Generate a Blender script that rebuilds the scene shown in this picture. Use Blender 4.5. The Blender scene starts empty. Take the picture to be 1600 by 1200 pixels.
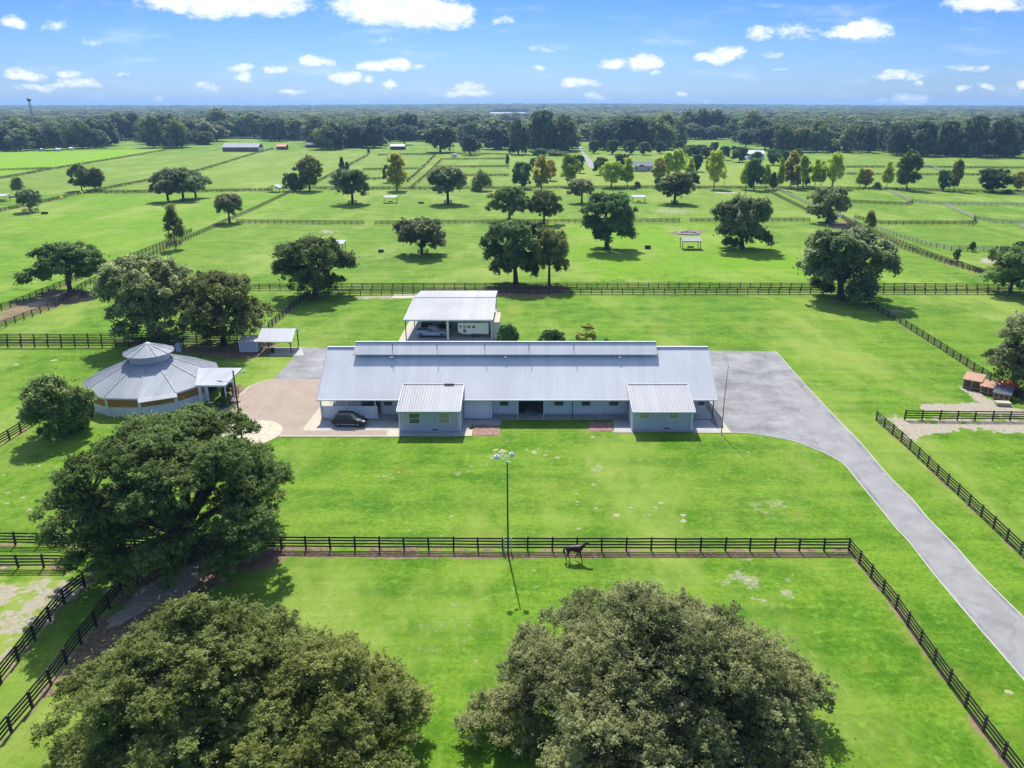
import bpy, math, random
import numpy as np
from mathutils import Vector, Matrix, noise as mnoise
R = math.radians
SC = bpy.context.scene
COL = SC.collection
# ------------------------------------------------------------------ camera
F, PX, PY, HZ, H = 1220., 828., 600., 163., 40.
TH = math.atan((PY - HZ) / F); CT, ST = math.cos(TH), math.sin(TH)
cam = bpy.data.cameras.new('camera'); co = bpy.data.objects.new('camera', cam); COL.objects.link(co)
co.location = (0, 0, H); co.rotation_euler = (math.pi / 2 - TH, 0, 0)
cam.sensor_width = 36; cam.lens = F / 1600 * 36; cam.shift_x = -28 / 1600
cam.clip_start = 0.5; cam.clip_end = 40000
SC.camera = co
def G(x, y, z=0.):
    u = (x - PX) / F; v = (PY - y) / F
    t = (z - H) / (-ST + v * CT)
    return (u * t, (CT + v * ST) * t)
def ZZ(y, Y):
    v = (PY - y) / F
    return H + (-ST + v * CT) / (CT + v * ST) * Y
def ppm(Y, z=0.):
    return F / (Y * CT + (H - z) * ST)
# ------------------------------------------------------------------ sky, sun, exposure
SUN_EL = R(49.1); SUN_AZ = math.atan2(-1.24, 8.31)
sdir = Vector((math.sin(SUN_AZ) * math.cos(SUN_EL), math.cos(SUN_AZ) * math.cos(SUN_EL), math.sin(SUN_EL)))
sl = bpy.data.lights.new('sun', 'SUN'); sl.energy = 4.6; sl.angle = R(0.53); sl.color = (1, .965, .9)
so = bpy.data.objects.new('sun', sl); COL.objects.link(so)
so.rotation_euler = sdir.to_track_quat('Z', 'Y').to_euler()
W = bpy.data.worlds.new('World'); SC.world = W; W.use_nodes = True
nt = W.node_tree; nt.nodes.clear()
def nd(tree, t, **k):
    n = tree.nodes.new(t)
    for a, b in k.items(): setattr(n, a, b)
    return n
out = nd(nt, 'ShaderNodeOutputWorld'); bg = nd(nt, 'ShaderNodeBackground'); bg.inputs[1].default_value = 0.15
sky = nd(nt, 'ShaderNodeTexSky', sky_type='NISHITA', sun_disc=False, sun_elevation=SUN_EL, sun_rotation=SUN_AZ,
         altitude=40, air_density=1.0, dust_density=0.6, ozone_density=2.2)
L = nt.links.new
tc = nd(nt, 'ShaderNodeTexCoord'); sep = nd(nt, 'ShaderNodeSeparateXYZ'); L(tc.outputs['Generated'], sep.inputs[0])
def M(tree, op, a, b=None, c=None, clamp=False):
    n = tree.nodes.new('ShaderNodeMath'); n.operation = op; n.use_clamp = clamp
    for i, v in enumerate((a, b, c)):
        if v is None: continue
        if isinstance(v, (int, float)): n.inputs[i].default_value = v
        else: tree.links.new(v, n.inputs[i])
    return n.outputs[0]
ymax = M(nt, 'MAXIMUM', sep.outputs[1], 0.02)
uu = M(nt, 'DIVIDE', sep.outputs[0], ymax); vv = M(nt, 'DIVIDE', sep.outputs[2], ymax)
comb = nd(nt, 'ShaderNodeCombineXYZ'); L(uu, comb.inputs[0]); L(vv, comb.inputs[1])
def wnoise(scale, detail, sy=1.0, rough=.55):
    mp = nd(nt, 'ShaderNodeMapping'); mp.inputs['Scale'].default_value = (scale, scale * sy, 1); L(comb.outputs[0], mp.inputs[0])
    n = nd(nt, 'ShaderNodeTexNoise'); n.inputs['Scale'].default_value = 1; n.inputs['Detail'].default_value = detail
    n.inputs['Roughness'].default_value = rough; L(mp.outputs[0], n.inputs['Vector']); return n.outputs[0]
CL = [(15,32,22,9,.9),(88,40,26,6,.42),(140,70,15,5,.3),(270,2,60,14,1),(345,8,80,17,1.1),(430,4,60,16,1.05),(585,8,70,22,1.2),
 (650,18,80,20,1.2),(705,20,42,18,1.1),(790,30,12,7,.5),(602,64,14,5,.35),(38,116,34,7,.9),(108,117,17,5,.75),(66,134,36,6,.75),
 (128,130,42,6,.7),(198,116,13,3,.4),(325,136,20,5,.5),(378,109,25,6,.75),(384,122,18,6,.75),(430,110,15,5,.75),(497,100,26,7,.95),
 (457,141,18,4,.9),(585,103,38,7,1),(620,100,30,8,1),(655,101,11,4,.6),(545,120,28,8,1.1),(581,123,8,5,.8),(614,130,12,5,.9),
 (735,136,26,7,.8),(735,145,42,6,.9),(247,154,10,4,.45),(410,162,14,3,.4),(847,107,13,4,.7),(904,130,31,6,.95),(960,102,25,7,.9),(1005,100,29,10,1.1),
 (1024,115,11,4,.8),(928,151,12,5,.7),(849,75,16,4,.3),(1115,90,36,7,1),(1138,83,26,10,1.1),(1187,50,20,11,.85),(1240,50,42,9,.48),
 (1342,50,52,12,1.15),(1342,44,30,12,1.1),(1200,82,20,4,.45),(1220,105,18,3,.3),(1395,118,26,7,.75),(1430,121,22,6,.65),(1440,132,11,4,.65),
 (1515,107,33,5,.55),(1496,138,14,5,.7),(1537,136,14,5,.8),(1542,6,66,12,1.2),(1595,135,14,6,.9),(1425,155,30,7,.9),(1375,157,26,3,.5),
 (1062,147,13,4,.7),(1107,158,14,3,.6),(1290,163,16,2,.5),(560,160,16,2,.4),(-60,60,50,14,1),(1680,60,60,16,1),(1700,120,40,9,.8)]
mx = None
dn = nd(nt, 'ShaderNodeTexNoise'); dn.inputs['Scale'].default_value = 26; dn.inputs['Detail'].default_value = 4; L(comb.outputs[0], dn.inputs['Vector'])
dv = nd(nt, 'ShaderNodeVectorMath', operation='SUBTRACT'); L(dn.outputs['Color'], dv.inputs[0]); dv.inputs[1].default_value = (.5, .5, .5)
ds = nd(nt, 'ShaderNodeVectorMath', operation='MULTIPLY'); L(dv.outputs[0], ds.inputs[0]); ds.inputs[1].default_value = (.05, .019, 0)
dadd = nd(nt, 'ShaderNodeVectorMath', operation='ADD'); L(comb.outputs[0], dadd.inputs[0]); L(ds.outputs[0], dadd.inputs[1])
for (x, y, hw, hh, s) in CL:
    v = (PY - y) / F; dy = CT + v * ST; dz = -ST + v * CT; u0 = (x - PX) / F / dy; v0 = dz / dy
    a = hw / F / dy * 1.12; b = hh / F * 1.2
    s1 = nd(nt, 'ShaderNodeVectorMath', operation='SUBTRACT'); L(dadd.outputs[0], s1.inputs[0]); s1.inputs[1].default_value = (u0, v0, 0)
    s2 = nd(nt, 'ShaderNodeVectorMath', operation='MULTIPLY'); L(s1.outputs[0], s2.inputs[0]); s2.inputs[1].default_value = (1 / a, 1 / b, 0)
    s3 = nd(nt, 'ShaderNodeVectorMath', operation='DOT_PRODUCT'); L(s2.outputs[0], s3.inputs[0]); L(s2.outputs[0], s3.inputs[1])
    q = M(nt, 'MULTIPLY', M(nt, 'SUBTRACT', 1.0, s3.outputs['Value']), s)
    mx = q if mx is None else M(nt, 'MAXIMUM', mx, q)
n1 = wnoise(75, 7, 2.0, .66)
den = M(nt, 'ADD', mx, M(nt, 'MULTIPLY', M(nt, 'SUBTRACT', n1, .5), 2.3))
mr = nd(nt, 'ShaderNodeMapRange', interpolation_type='SMOOTHSTEP'); L(den, mr.inputs[0]); mr.inputs[1].default_value = -.12; mr.inputs[2].default_value = 1.05
n2 = wnoise(9, 5, 5, .6)
wr = nd(nt, 'ShaderNodeMapRange', interpolation_type='SMOOTHSTEP'); L(n2, wr.inputs[0]); wr.inputs[1].default_value = .5; wr.inputs[2].default_value = .9; wr.inputs[4].default_value = .5
cov = M(nt, 'MAXIMUM', M(nt, 'MULTIPLY', mr.outputs[0], .97), wr.outputs[0])
vis = M(nt, 'MULTIPLY', cov, M(nt, 'GREATER_THAN', sep.outputs[1], .05))
n3 = wnoise(90, 4, 1.6)
cr = nd(nt, 'ShaderNodeMix', data_type='RGBA'); L(n3, cr.inputs[0]); cr.inputs[6].default_value = (4.1, 4.5, 5.1, 1); cr.inputs[7].default_value = (5.9, 5.9, 5.9, 1)
tint = nd(nt, 'ShaderNodeMix', data_type='RGBA', blend_type='MULTIPLY'); tint.inputs[0].default_value = 1; L(sky.outputs[0], tint.inputs[6]); 
el_ = nd(nt, 'ShaderNodeMapRange'); L(vv, el_.inputs[0]); el_.inputs[1].default_value = .0; el_.inputs[2].default_value = .16
tg = nd(nt, 'ShaderNodeMix', data_type='RGBA'); L(el_.outputs[0], tg.inputs[0]); tg.inputs[6].default_value = (.255, .385, .66, 1); tg.inputs[7].default_value = (.095, .215, .60, 1)
ez_ = nd(nt, 'ShaderNodeMapRange'); L(sep.outputs[2], ez_.inputs[0]); ez_.inputs[1].default_value = .2; ez_.inputs[2].default_value = .6
tz = nd(nt, 'ShaderNodeMix', data_type='RGBA'); L(ez_.outputs[0], tz.inputs[0]); L(tg.outputs[2], tz.inputs[6]); tz.inputs[7].default_value = (1.40, 1.20, 1.05, 1); L(tz.outputs[2], tint.inputs[7])
mixc = nd(nt, 'ShaderNodeMix', data_type='RGBA'); L(vis, mixc.inputs[0]); L(tint.outputs[2], mixc.inputs[6]); L(cr.outputs[2], mixc.inputs[7])
L(mixc.outputs[2], bg.inputs[0]); L(bg.outputs[0], out.inputs[0])
SC.view_settings.view_transform = 'Standard'; SC.view_settings.look = 'None'; SC.view_settings.exposure = 0.6; SC.view_settings.gamma = 1
SC.cycles.max_bounces = 6; SC.cycles.diffuse_bounces = 3; SC.cycles.transmission_bounces = 3; SC.cycles.transparent_max_bounces = 6
SC.cycles.caustics_reflective = False; SC.cycles.caustics_refractive = False; SC.cycles.volume_bounces = 0
SC.cycles.use_denoising = True
# ------------------------------------------------------------------ helpers
MATS = {}
def mat(name, col, rough=.7, metal=0., var=0., vscale=1., bump=0., bscale=8., spec=.4, col2=None, stretch=None, detail=5):
    if name in MATS: return MATS[name]
    m = bpy.data.materials.new(name); m.use_nodes = True; t = m.node_tree; p = t.nodes['Principled BSDF']
    p.inputs['Roughness'].default_value = rough; p.inputs['Metallic'].default_value = metal
    p.inputs['Specular IOR Level'].default_value = spec
    p.inputs['Base Color'].default_value = (*col, 1)
    c = t.nodes.new('ShaderNodeTexCoord'); mp = t.nodes.new('ShaderNodeMapping'); t.links.new(c.outputs['Object'], mp.inputs[0])
    if stretch: mp.inputs['Scale'].default_value = stretch
    if var or col2:
        n = t.nodes.new('ShaderNodeTexNoise'); n.inputs['Scale'].default_value = vscale; n.inputs['Detail'].default_value = detail; n.inputs['Roughness'].default_value = .65
        t.links.new(mp.outputs[0], n.inputs['Vector'])
        r = t.nodes.new('ShaderNodeMapRange'); r.inputs[1].default_value = .3; r.inputs[2].default_value = .7; t.links.new(n.outputs[0], r.inputs[0])
        x = t.nodes.new('ShaderNodeMix'); x.data_type = 'RGBA'; t.links.new(r.outputs[0], x.inputs[0])
        x.inputs[6].default_value = (*[a * (1 - var) for a in col], 1); x.inputs[7].default_value = (*(col2 or [min(1, a * (1 + var)) for a in col]), 1)
        t.links.new(x.outputs[2], p.inputs['Base Color'])
    if bump:
        n = t.nodes.new('ShaderNodeTexNoise'); n.inputs['Scale'].default_value = bscale; n.inputs['Detail'].default_value = 4
        t.links.new(mp.outputs[0], n.inputs['Vector'])
        b = t.nodes.new('ShaderNodeBump'); b.inputs['Strength'].default_value = bump; b.inputs['Distance'].default_value = .05
        t.links.new(n.outputs[0], b.inputs['Height']); t.links.new(b.outputs[0], p.inputs['Normal'])
    MATS[name] = m; return m
def tag(o, label=None, cat=None, group=None, kind=None):
    if label: o['label'] = label
    if cat: o['category'] = cat
    if group: o['group'] = group
    if kind: o['kind'] = kind
    return o
def empty(name, loc, label=None, cat=None, group=None, rz=0.):
    o = bpy.data.objects.new(name, None); COL.objects.link(o); o.location = loc; o.rotation_euler = (0, 0, rz)
    o.empty_display_size = .3
    return tag(o, label, cat, group)
def wloc(o):
    v = Vector((0, 0, 0))
    while o is not None: v += Vector(o.location); o = o.parent
    return v
class MB:
    def __init__(s): s.v = []; s.f = []
    def add(s, vs, fs):
        k = len(s.v); s.v += [tuple(p) for p in vs]; s.f += [tuple(i + k for i in f) for f in fs]; return s
    def box(s, x0, x1, y0, y1, z0, z1):
        return s.add([(x0,y0,z0),(x1,y0,z0),(x1,y1,z0),(x0,y1,z0),(x0,y0,z1),(x1,y0,z1),(x1,y1,z1),(x0,y1,z1)],
                     [(3,2,1,0),(4,5,6,7),(0,1,5,4),(1,2,6,5),(2,3,7,6),(3,0,4,7)])
    def bar(s, a, b, w, h, up=(0, 0, 1)):
        a = Vector(a); b = Vector(b); d = (b - a).normalized(); u = Vector(up)
        if abs(d.dot(u)) > .98: u = Vector((0, 1, 0))
        sx = d.cross(u).normalized() * w / 2; sz = sx.normalized().cross(d).normalized() * h / 2
        vs = [p + i * sx + j * sz for p in (a, b) for i, j in ((-1,-1),(1,-1),(1,1),(-1,1))]
        return s.add(vs, [(3,2,1,0),(4,5,6,7),(0,1,5,4),(1,2,6,5),(2,3,7,6),(3,0,4,7)])
    def slab(s, pts, t):
        """polygon (3d pts, ccw from above) with thickness t downward"""
        n = len(pts); lo = [(p[0], p[1], p[2] - t) for p in pts]
        return s.add(list(pts) + lo, [tuple(range(n)), tuple(range(2*n-1, n-1, -1))] + [(i, i+n, (i+1) % n + n, (i+1) % n) for i in range(n)])
    def tube(s, pts, rs, n=8, cap=True):
        pts = [Vector(p) for p in pts]
        if isinstance(rs, (int, float)): rs = [rs] * len(pts)
        k = len(s.v)
        for i, p in enumerate(pts):
            d = (pts[min(i+1, len(pts)-1)] - pts[max(i-1, 0)]).normalized()
            u = Vector((0, 0, 1)) if abs(d.z) < .9 else Vector((1, 0, 0))
            a = d.cross(u).normalized(); b = d.cross(a).normalized()
            for j in range(n):
                w = 2 * math.pi * j / n; s.v.append(tuple(p + (a * math.cos(w) + b * math.sin(w)) * rs[i]))
        for i in range(len(pts) - 1):
            for j in range(n):
                j2 = (j + 1) % n; s.f.append((k+i*n+j, k+i*n+j2, k+(i+1)*n+j2, k+(i+1)*n+j))
        if cap:
            s.f.append(tuple(k + j for j in range(n))[::-1]); m = k + (len(pts)-1) * n; s.f.append(tuple(m + j for j in range(n)))
        return s
    def lathe(s, prof, c=(0, 0, 0), n=16, axis='z'):
        k = len(s.v)
        for (r, h) in prof:
            for j in range(n):
                w = 2 * math.pi * j / n; x, y = r * math.cos(w), r * math.sin(w)
                p = (x, y, h) if axis == 'z' else ((x, h, y) if axis == 'y' else (h, x, y))
                s.v.append((c[0]+p[0], c[1]+p[1], c[2]+p[2]))
        for i in range(len(prof) - 1):
            for j in range(n):
                j2 = (j+1) % n; s.f.append((k+i*n+j, k+i*n+j2, k+(i+1)*n+j2, k+(i+1)*n+j))
        s.f.append(tuple(k + j for j in range(n))[::-1]); m = k + (len(prof)-1)*n; s.f.append(tuple(m + j for j in range(n)))
        return s
    def build(s, name, m, parent=None, smooth=False, bevel=0, world=True):
        me = bpy.data.meshes.new(name); off = wloc(parent) if (parent is not None and world) else Vector((0, 0, 0))
        me.from_pydata([(v[0]-off.x, v[1]-off.y, v[2]-off.z) for v in s.v], [], s.f); me.update()
        if m is not None: me.materials.append(m)
        if smooth: me.polygons.foreach_set('use_smooth', [True] * len(me.polygons))
        o = bpy.data.objects.new(name, me); COL.objects.link(o)
        if parent is not None: o.parent = parent
        if bevel:
            b = o.modifiers.new('bevel', 'BEVEL'); b.width = bevel; b.segments = 2; b.limit_method = 'ANGLE'
        return o
def copy_tree(o, parent=None):
    c = o.copy(); COL.objects.link(c); c.parent = parent
    for ch in [x for x in o.children]: copy_tree(ch, c)
    return c
def fbm(x, y, seed=0, octv=4):
    """vectorised value noise 0..1"""
    rs = np.random.RandomState(seed); T = rs.rand(256, 256); r = np.zeros_like(x, dtype=float); a = 1.; tot = 0.
    for o in range(octv):
        xi = np.floor(x).astype(int); yi = np.floor(y).astype(int); fx = x - xi; fy = y - yi
        fx = fx*fx*(3-2*fx); fy = fy*fy*(3-2*fy)
        g = lambda i, j: T[(xi+i) & 255, (yi+j) & 255]
        r += a * ((g(0,0)*(1-fx)+g(1,0)*fx)*(1-fy) + (g(0,1)*(1-fx)+g(1,1)*fx)*fy); tot += a
        x = x*2.03+17.1; y = y*2.03+5.7; a *= .5
    return r / tot
def catmull(p, n=8, closed=False):
    p = [Vector(q) for q in p]; o = []; N = len(p)
    for i in range(N if closed else N - 1):
        a, b, c, d = (p[(i+k) % N] if closed else p[min(max(i+k, 0), N-1)] for k in (-1, 0, 1, 2))
        for j in range(n):
            t = j / n; o.append(.5 * ((2*b) + (c-a)*t + (2*a-5*b+4*c-d)*t*t + (3*b-a-3*c+d)*t**3))
    if not closed: o.append(p[-1])
    return o
# ------------------------------------------------------------------ materials
def metal_mat(name, col, col2, rough=.42, spec=.25, pans=.35):
    """bare ribbed sheet metal: sheets of slightly different age, faint streaks down the slope"""
    m = bpy.data.materials.new(name); m.use_nodes = True; t = m.node_tree; p = t.nodes['Principled BSDF']; lk = t.links.new
    p.inputs['Roughness'].default_value = rough; p.inputs['Metallic'].default_value = 0; p.inputs['Specular IOR Level'].default_value = spec
    c = t.nodes.new('ShaderNodeTexCoord'); s = t.nodes.new('ShaderNodeSeparateXYZ'); lk(c.outputs['Object'], s.inputs[0])
    sheet = M(t, 'FLOOR', M(t, 'DIVIDE', s.outputs[0], .92)); wn = t.nodes.new('ShaderNodeTexWhiteNoise'); wn.noise_dimensions = '1D'; lk(sheet, wn.inputs['W'])
    mp = t.nodes.new('ShaderNodeMapping'); mp.inputs['Scale'].default_value = (2.2, .25, .25); lk(c.outputs['Object'], mp.inputs[0])
    n = t.nodes.new('ShaderNodeTexNoise'); n.inputs['Scale'].default_value = 1.2; n.inputs['Detail'].default_value = 6; n.inputs['Roughness'].default_value = .7; lk(mp.outputs[0], n.inputs['Vector'])
    n2 = t.nodes.new('ShaderNodeTexNoise'); n2.inputs['Scale'].default_value = .16; n2.inputs['Detail'].default_value = 3; lk(c.outputs['Object'], n2.inputs['Vector'])
    f = M(t, 'ADD', M(t, 'ADD', M(t, 'MULTIPLY', wn.outputs[0], .22), M(t, 'MULTIPLY', n.outputs[0], .8)), M(t, 'MULTIPLY', M(t, 'SUBTRACT', n2.outputs[0], .5), 1.1), clamp=True)
    x = t.nodes.new('ShaderNodeMix'); x.data_type = 'RGBA'; lk(f, x.inputs[0]); x.inputs[6].default_value = (*col, 1); x.inputs[7].default_value = (*col2, 1)
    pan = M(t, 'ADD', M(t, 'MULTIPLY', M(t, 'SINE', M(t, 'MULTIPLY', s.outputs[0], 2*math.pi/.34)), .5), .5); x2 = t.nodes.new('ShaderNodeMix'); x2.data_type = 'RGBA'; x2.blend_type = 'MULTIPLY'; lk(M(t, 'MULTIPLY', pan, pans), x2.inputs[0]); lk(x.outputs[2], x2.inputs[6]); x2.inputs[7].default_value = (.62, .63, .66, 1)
    lk(x2.outputs[2], p.inputs['Base Color']); MATS[name] = m; return m
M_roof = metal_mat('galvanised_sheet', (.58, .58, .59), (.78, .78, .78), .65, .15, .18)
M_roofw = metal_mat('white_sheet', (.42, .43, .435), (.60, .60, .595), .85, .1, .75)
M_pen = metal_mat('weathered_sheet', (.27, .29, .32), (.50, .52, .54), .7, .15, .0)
M_trim = mat('white_trim', (.66, .67, .68), .5, var=.05)
M_wall = mat('pale_siding', (.80, .81, .83), .7, var=.05, vscale=2)
M_wall2 = mat('grey_blue_siding', (.50, .52, .57), .7, var=.06, vscale=2)
M_blue = mat('blue_grey_panel', (.34, .42, .54), .6, var=.08)
M_glass = mat('window_glass', (.05, .07, .08), .08, spec=.8, col2=(.12, .13, .10))
M_screen = mat('window_blind', (.42, .40, .24), .5, var=.2, vscale=6)
M_conc = mat('concrete', (.36, .36, .35), .85, var=.12, vscale=.8, bump=.1)
M_cream = mat('cream_concrete', (.44, .40, .29), .85, var=.1, vscale=.8)
M_asph = mat('asphalt', (.14, .14, .14), .9, col2=(.32, .315, .31), var=.1, vscale=.22, bump=.15, bscale=20, detail=9)
M_drive = mat('drive_asphalt', (.20, .197, .19), .9, col2=(.30, .295, .285), vscale=.35, bump=.12, bscale=20, detail=9)
M_curb = mat('kerb_concrete', (.42, .43, .33), .9, var=.1)
M_wood = mat('fence_wood', (.030, .021, .016), .75, var=.35, vscale=3)
M_woodf = mat('weathered_fence', (.085, .062, .035), .85, var=.3, vscale=1)
M_woodl = mat('cream_fence_board', (.55, .50, .38), .8, var=.2, vscale=1)
M_steel = mat('dark_steel', (.06, .065, .07), .45, metal=.5)
M_post = mat('brown_post', (.10, .075, .055), .8, var=.2)
M_bark = mat('oak_bark', (.085, .068, .055), .95, var=.35, vscale=2.5, bump=.5, bscale=5)
M_barkp = mat('pale_bark', (.26, .23, .19), .9, var=.25, vscale=3)
M_brown = mat('brown_boards', (.50, .23, .07), .7, var=.25, vscale=1.5, stretch=(1, 1, 6))
M_mulch = mat('mulch', (.10, .045, .035), .95, col2=(.45, .28, .22), vscale=5, bump=.6, bscale=8, detail=8)
M_black = mat('black_plastic', (.015, .015, .017), .5)
M_tyre = mat('tyre_rubber', (.018, .018, .02), .85)
M_rim = mat('alloy_rim', (.55, .55, .57), .3, metal=.7)
M_int = mat('interior_wall', (.34, .35, .36), .8, var=.1)
def paver_mat():
    m = mat('pink_pavers', (.31, .24, .18), .85, col2=(.39, .31, .25), vscale=.35, detail=6); t = m.node_tree; p = t.nodes['Principled BSDF']
    b = t.nodes.new('ShaderNodeTexBrick'); b.inputs['Scale'].default_value = 1; b.inputs['Brick Width'].default_value = .42; b.inputs['Row Height'].default_value = .21; b.inputs['Mortar Size'].default_value = .012
    b.inputs['Color1'].default_value = (.97, .97, .97, 1); b.inputs['Color2'].default_value = (.84, .82, .82, 1); b.inputs['Mortar'].default_value = (.6, .58, .55, 1)
    c = t.nodes.new('ShaderNodeTexCoord'); t.links.new(c.outputs['Object'], b.inputs['Vector'])
    src = p.inputs['Base Color'].links[0].from_socket; x = t.nodes.new('ShaderNodeMix'); x.data_type = 'RGBA'; x.blend_type = 'MULTIPLY'; x.inputs[0].default_value = 1
    t.links.new(src, x.inputs[6]); t.links.new(b.outputs[0], x.inputs[7]); t.links.new(x.outputs[2], p.inputs['Base Color']); return m
M_paver = paver_mat()
def cracks(m, sc, dark):
    t = m.node_tree; p = t.nodes['Principled BSDF']; c = t.nodes.new('ShaderNodeTexCoord'); v = t.nodes.new('ShaderNodeTexVoronoi'); v.feature = 'DISTANCE_TO_EDGE'; v.inputs['Scale'].default_value = sc
    nz_ = t.nodes.new('ShaderNodeTexNoise'); nz_.inputs['Scale'].default_value = .6; nz_.inputs['Detail'].default_value = 4; t.links.new(c.outputs['Object'], nz_.inputs['Vector']); ad = t.nodes.new('ShaderNodeVectorMath'); ad.operation = 'MULTIPLY_ADD'; t.links.new(nz_.outputs['Color'], ad.inputs[0]); ad.inputs[1].default_value = (3, 3, 0); t.links.new(c.outputs['Object'], ad.inputs[2]); t.links.new(ad.outputs[0], v.inputs['Vector'])
    f = t.nodes.new('ShaderNodeMapRange'); t.links.new(v.outputs['Distance'], f.inputs[0]); f.inputs[1].default_value = .006; f.inputs[2].default_value = .02; f.inputs[3].default_value = dark; f.inputs[4].default_value = 1
    src = p.inputs['Base Color'].links[0].from_socket; x = t.nodes.new('ShaderNodeMix'); x.data_type = 'RGBA'; x.blend_type = 'MULTIPLY'; x.inputs[0].default_value = 1; t.links.new(src, x.inputs[6]); t.links.new(f.outputs[0], x.inputs[7]); t.links.new(x.outputs[2], p.inputs['Base Color'])
cracks(M_asph, .16, .86); cracks(M_drive, .12, .88)
def leaf_mat(name, dark, light, trans=.3):
    m = bpy.data.materials.new(name); m.use_nodes = True; t = m.node_tree; t.nodes.clear(); lk = t.links.new
    o = t.nodes.new('ShaderNodeOutputMaterial'); a = t.nodes.new('ShaderNodeAttribute'); a.attribute_name = 'tone'
    x = t.nodes.new('ShaderNodeMix'); x.data_type = 'RGBA'; lk(a.outputs['Fac'], x.inputs[0]); x.inputs[6].default_value = (*dark, 1); x.inputs[7].default_value = (*light, 1)
    oi = t.nodes.new('ShaderNodeObjectInfo'); hs = t.nodes.new('ShaderNodeHueSaturation'); lk(x.outputs[2], hs.inputs['Color'])
    lk(M(t, 'ADD', M(t, 'MULTIPLY', oi.outputs['Random'], .05), .475), hs.inputs['Hue']); wn_ = t.nodes.new('ShaderNodeTexWhiteNoise'); wn_.noise_dimensions = '1D'; lk(M(t, 'MULTIPLY', oi.outputs['Random'], 917.), wn_.inputs['W']); lk(M(t, 'ADD', M(t, 'MULTIPLY', wn_.outputs[0], .5), .78), hs.inputs['Value'])
    p = t.nodes.new('ShaderNodeBsdfPrincipled'); p.inputs['Roughness'].default_value = .65; p.inputs['Specular IOR Level'].default_value = .12; lk(hs.outputs[0], p.inputs['Base Color'])
    tr = t.nodes.new('ShaderNodeBsdfTranslucent'); hs2 = t.nodes.new('ShaderNodeHueSaturation'); hs2.inputs['Hue'].default_value = .49; hs2.inputs['Value'].default_value = 1.3; lk(hs.outputs[0], hs2.inputs['Color']); lk(hs2.outputs[0], tr.inputs[0])
    ms = t.nodes.new('ShaderNodeMixShader'); ms.inputs[0].default_value = trans; lk(p.outputs[0], ms.inputs[1]); lk(tr.outputs[0], ms.inputs[2]); lk(ms.outputs[0], o.inputs[0])
    MATS[name] = m; return m
LM = dict(
 oak=leaf_mat('oak_leaves', (.09, .135, .032), (.27, .34, .11), .48),
 grey=leaf_mat('greyish_oak_leaves', (.105, .14, .052), (.32, .365, .165), .52),
 olive=leaf_mat('olive_oak_leaves', (.10, .138, .028), (.31, .365, .115), .5),
 deep=leaf_mat('deep_green_leaves', (.055, .115, .034), (.18, .295, .10), .45),
 lime=leaf_mat('yellow_green_leaves', (.24, .34, .028), (.46, .58, .085), .5),
 rust=leaf_mat('autumn_leaves', (.26, .25, .028), (.46, .46, .07), .5),
 wood=leaf_mat('woodland_leaves', (.075, .125, .035), (.235, .31, .09), .32),
 woodd=leaf_mat('dark_woodland_leaves', (.040, .072, .040), (.15, .205, .095), .3))
# ------------------------------------------------------------------ ground
def poly(ps): return np.array([G(*p) for p in ps])
def pdist(P, poly_, closed=True):
    """signed distance (negative inside) of points P to polygon, or distance to polyline"""
    n = len(poly_); d = np.full(len(P), 1e9); ins = np.zeros(len(P), bool)
    for i in range(n if closed else n - 1):
        a = poly_[i]; b = poly_[(i+1) % n]; e = b - a; w = P - a
        t = np.clip((w @ e) / max(e @ e, 1e-9), 0, 1); q = w - t[:, None] * e; d = np.minimum(d, np.hypot(q[:, 0], q[:, 1]))
        if closed:
            c = (a[1] > P[:, 1]) != (b[1] > P[:, 1]); 
            with np.errstate(divide='ignore', invalid='ignore'): xx = (b[0]-a[0]) * (P[:, 1]-a[1]) / (b[1]-a[1]) + a[0]
            ins ^= c & (P[:, 0] < xx)
    return np.where(ins, -d, d) if closed else d
FENCES = []   # (pts px, ...) filled below, used for worn strips
def FW(pts): return [G(*p) for p in pts]
D_ = 'black board fence '
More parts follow.
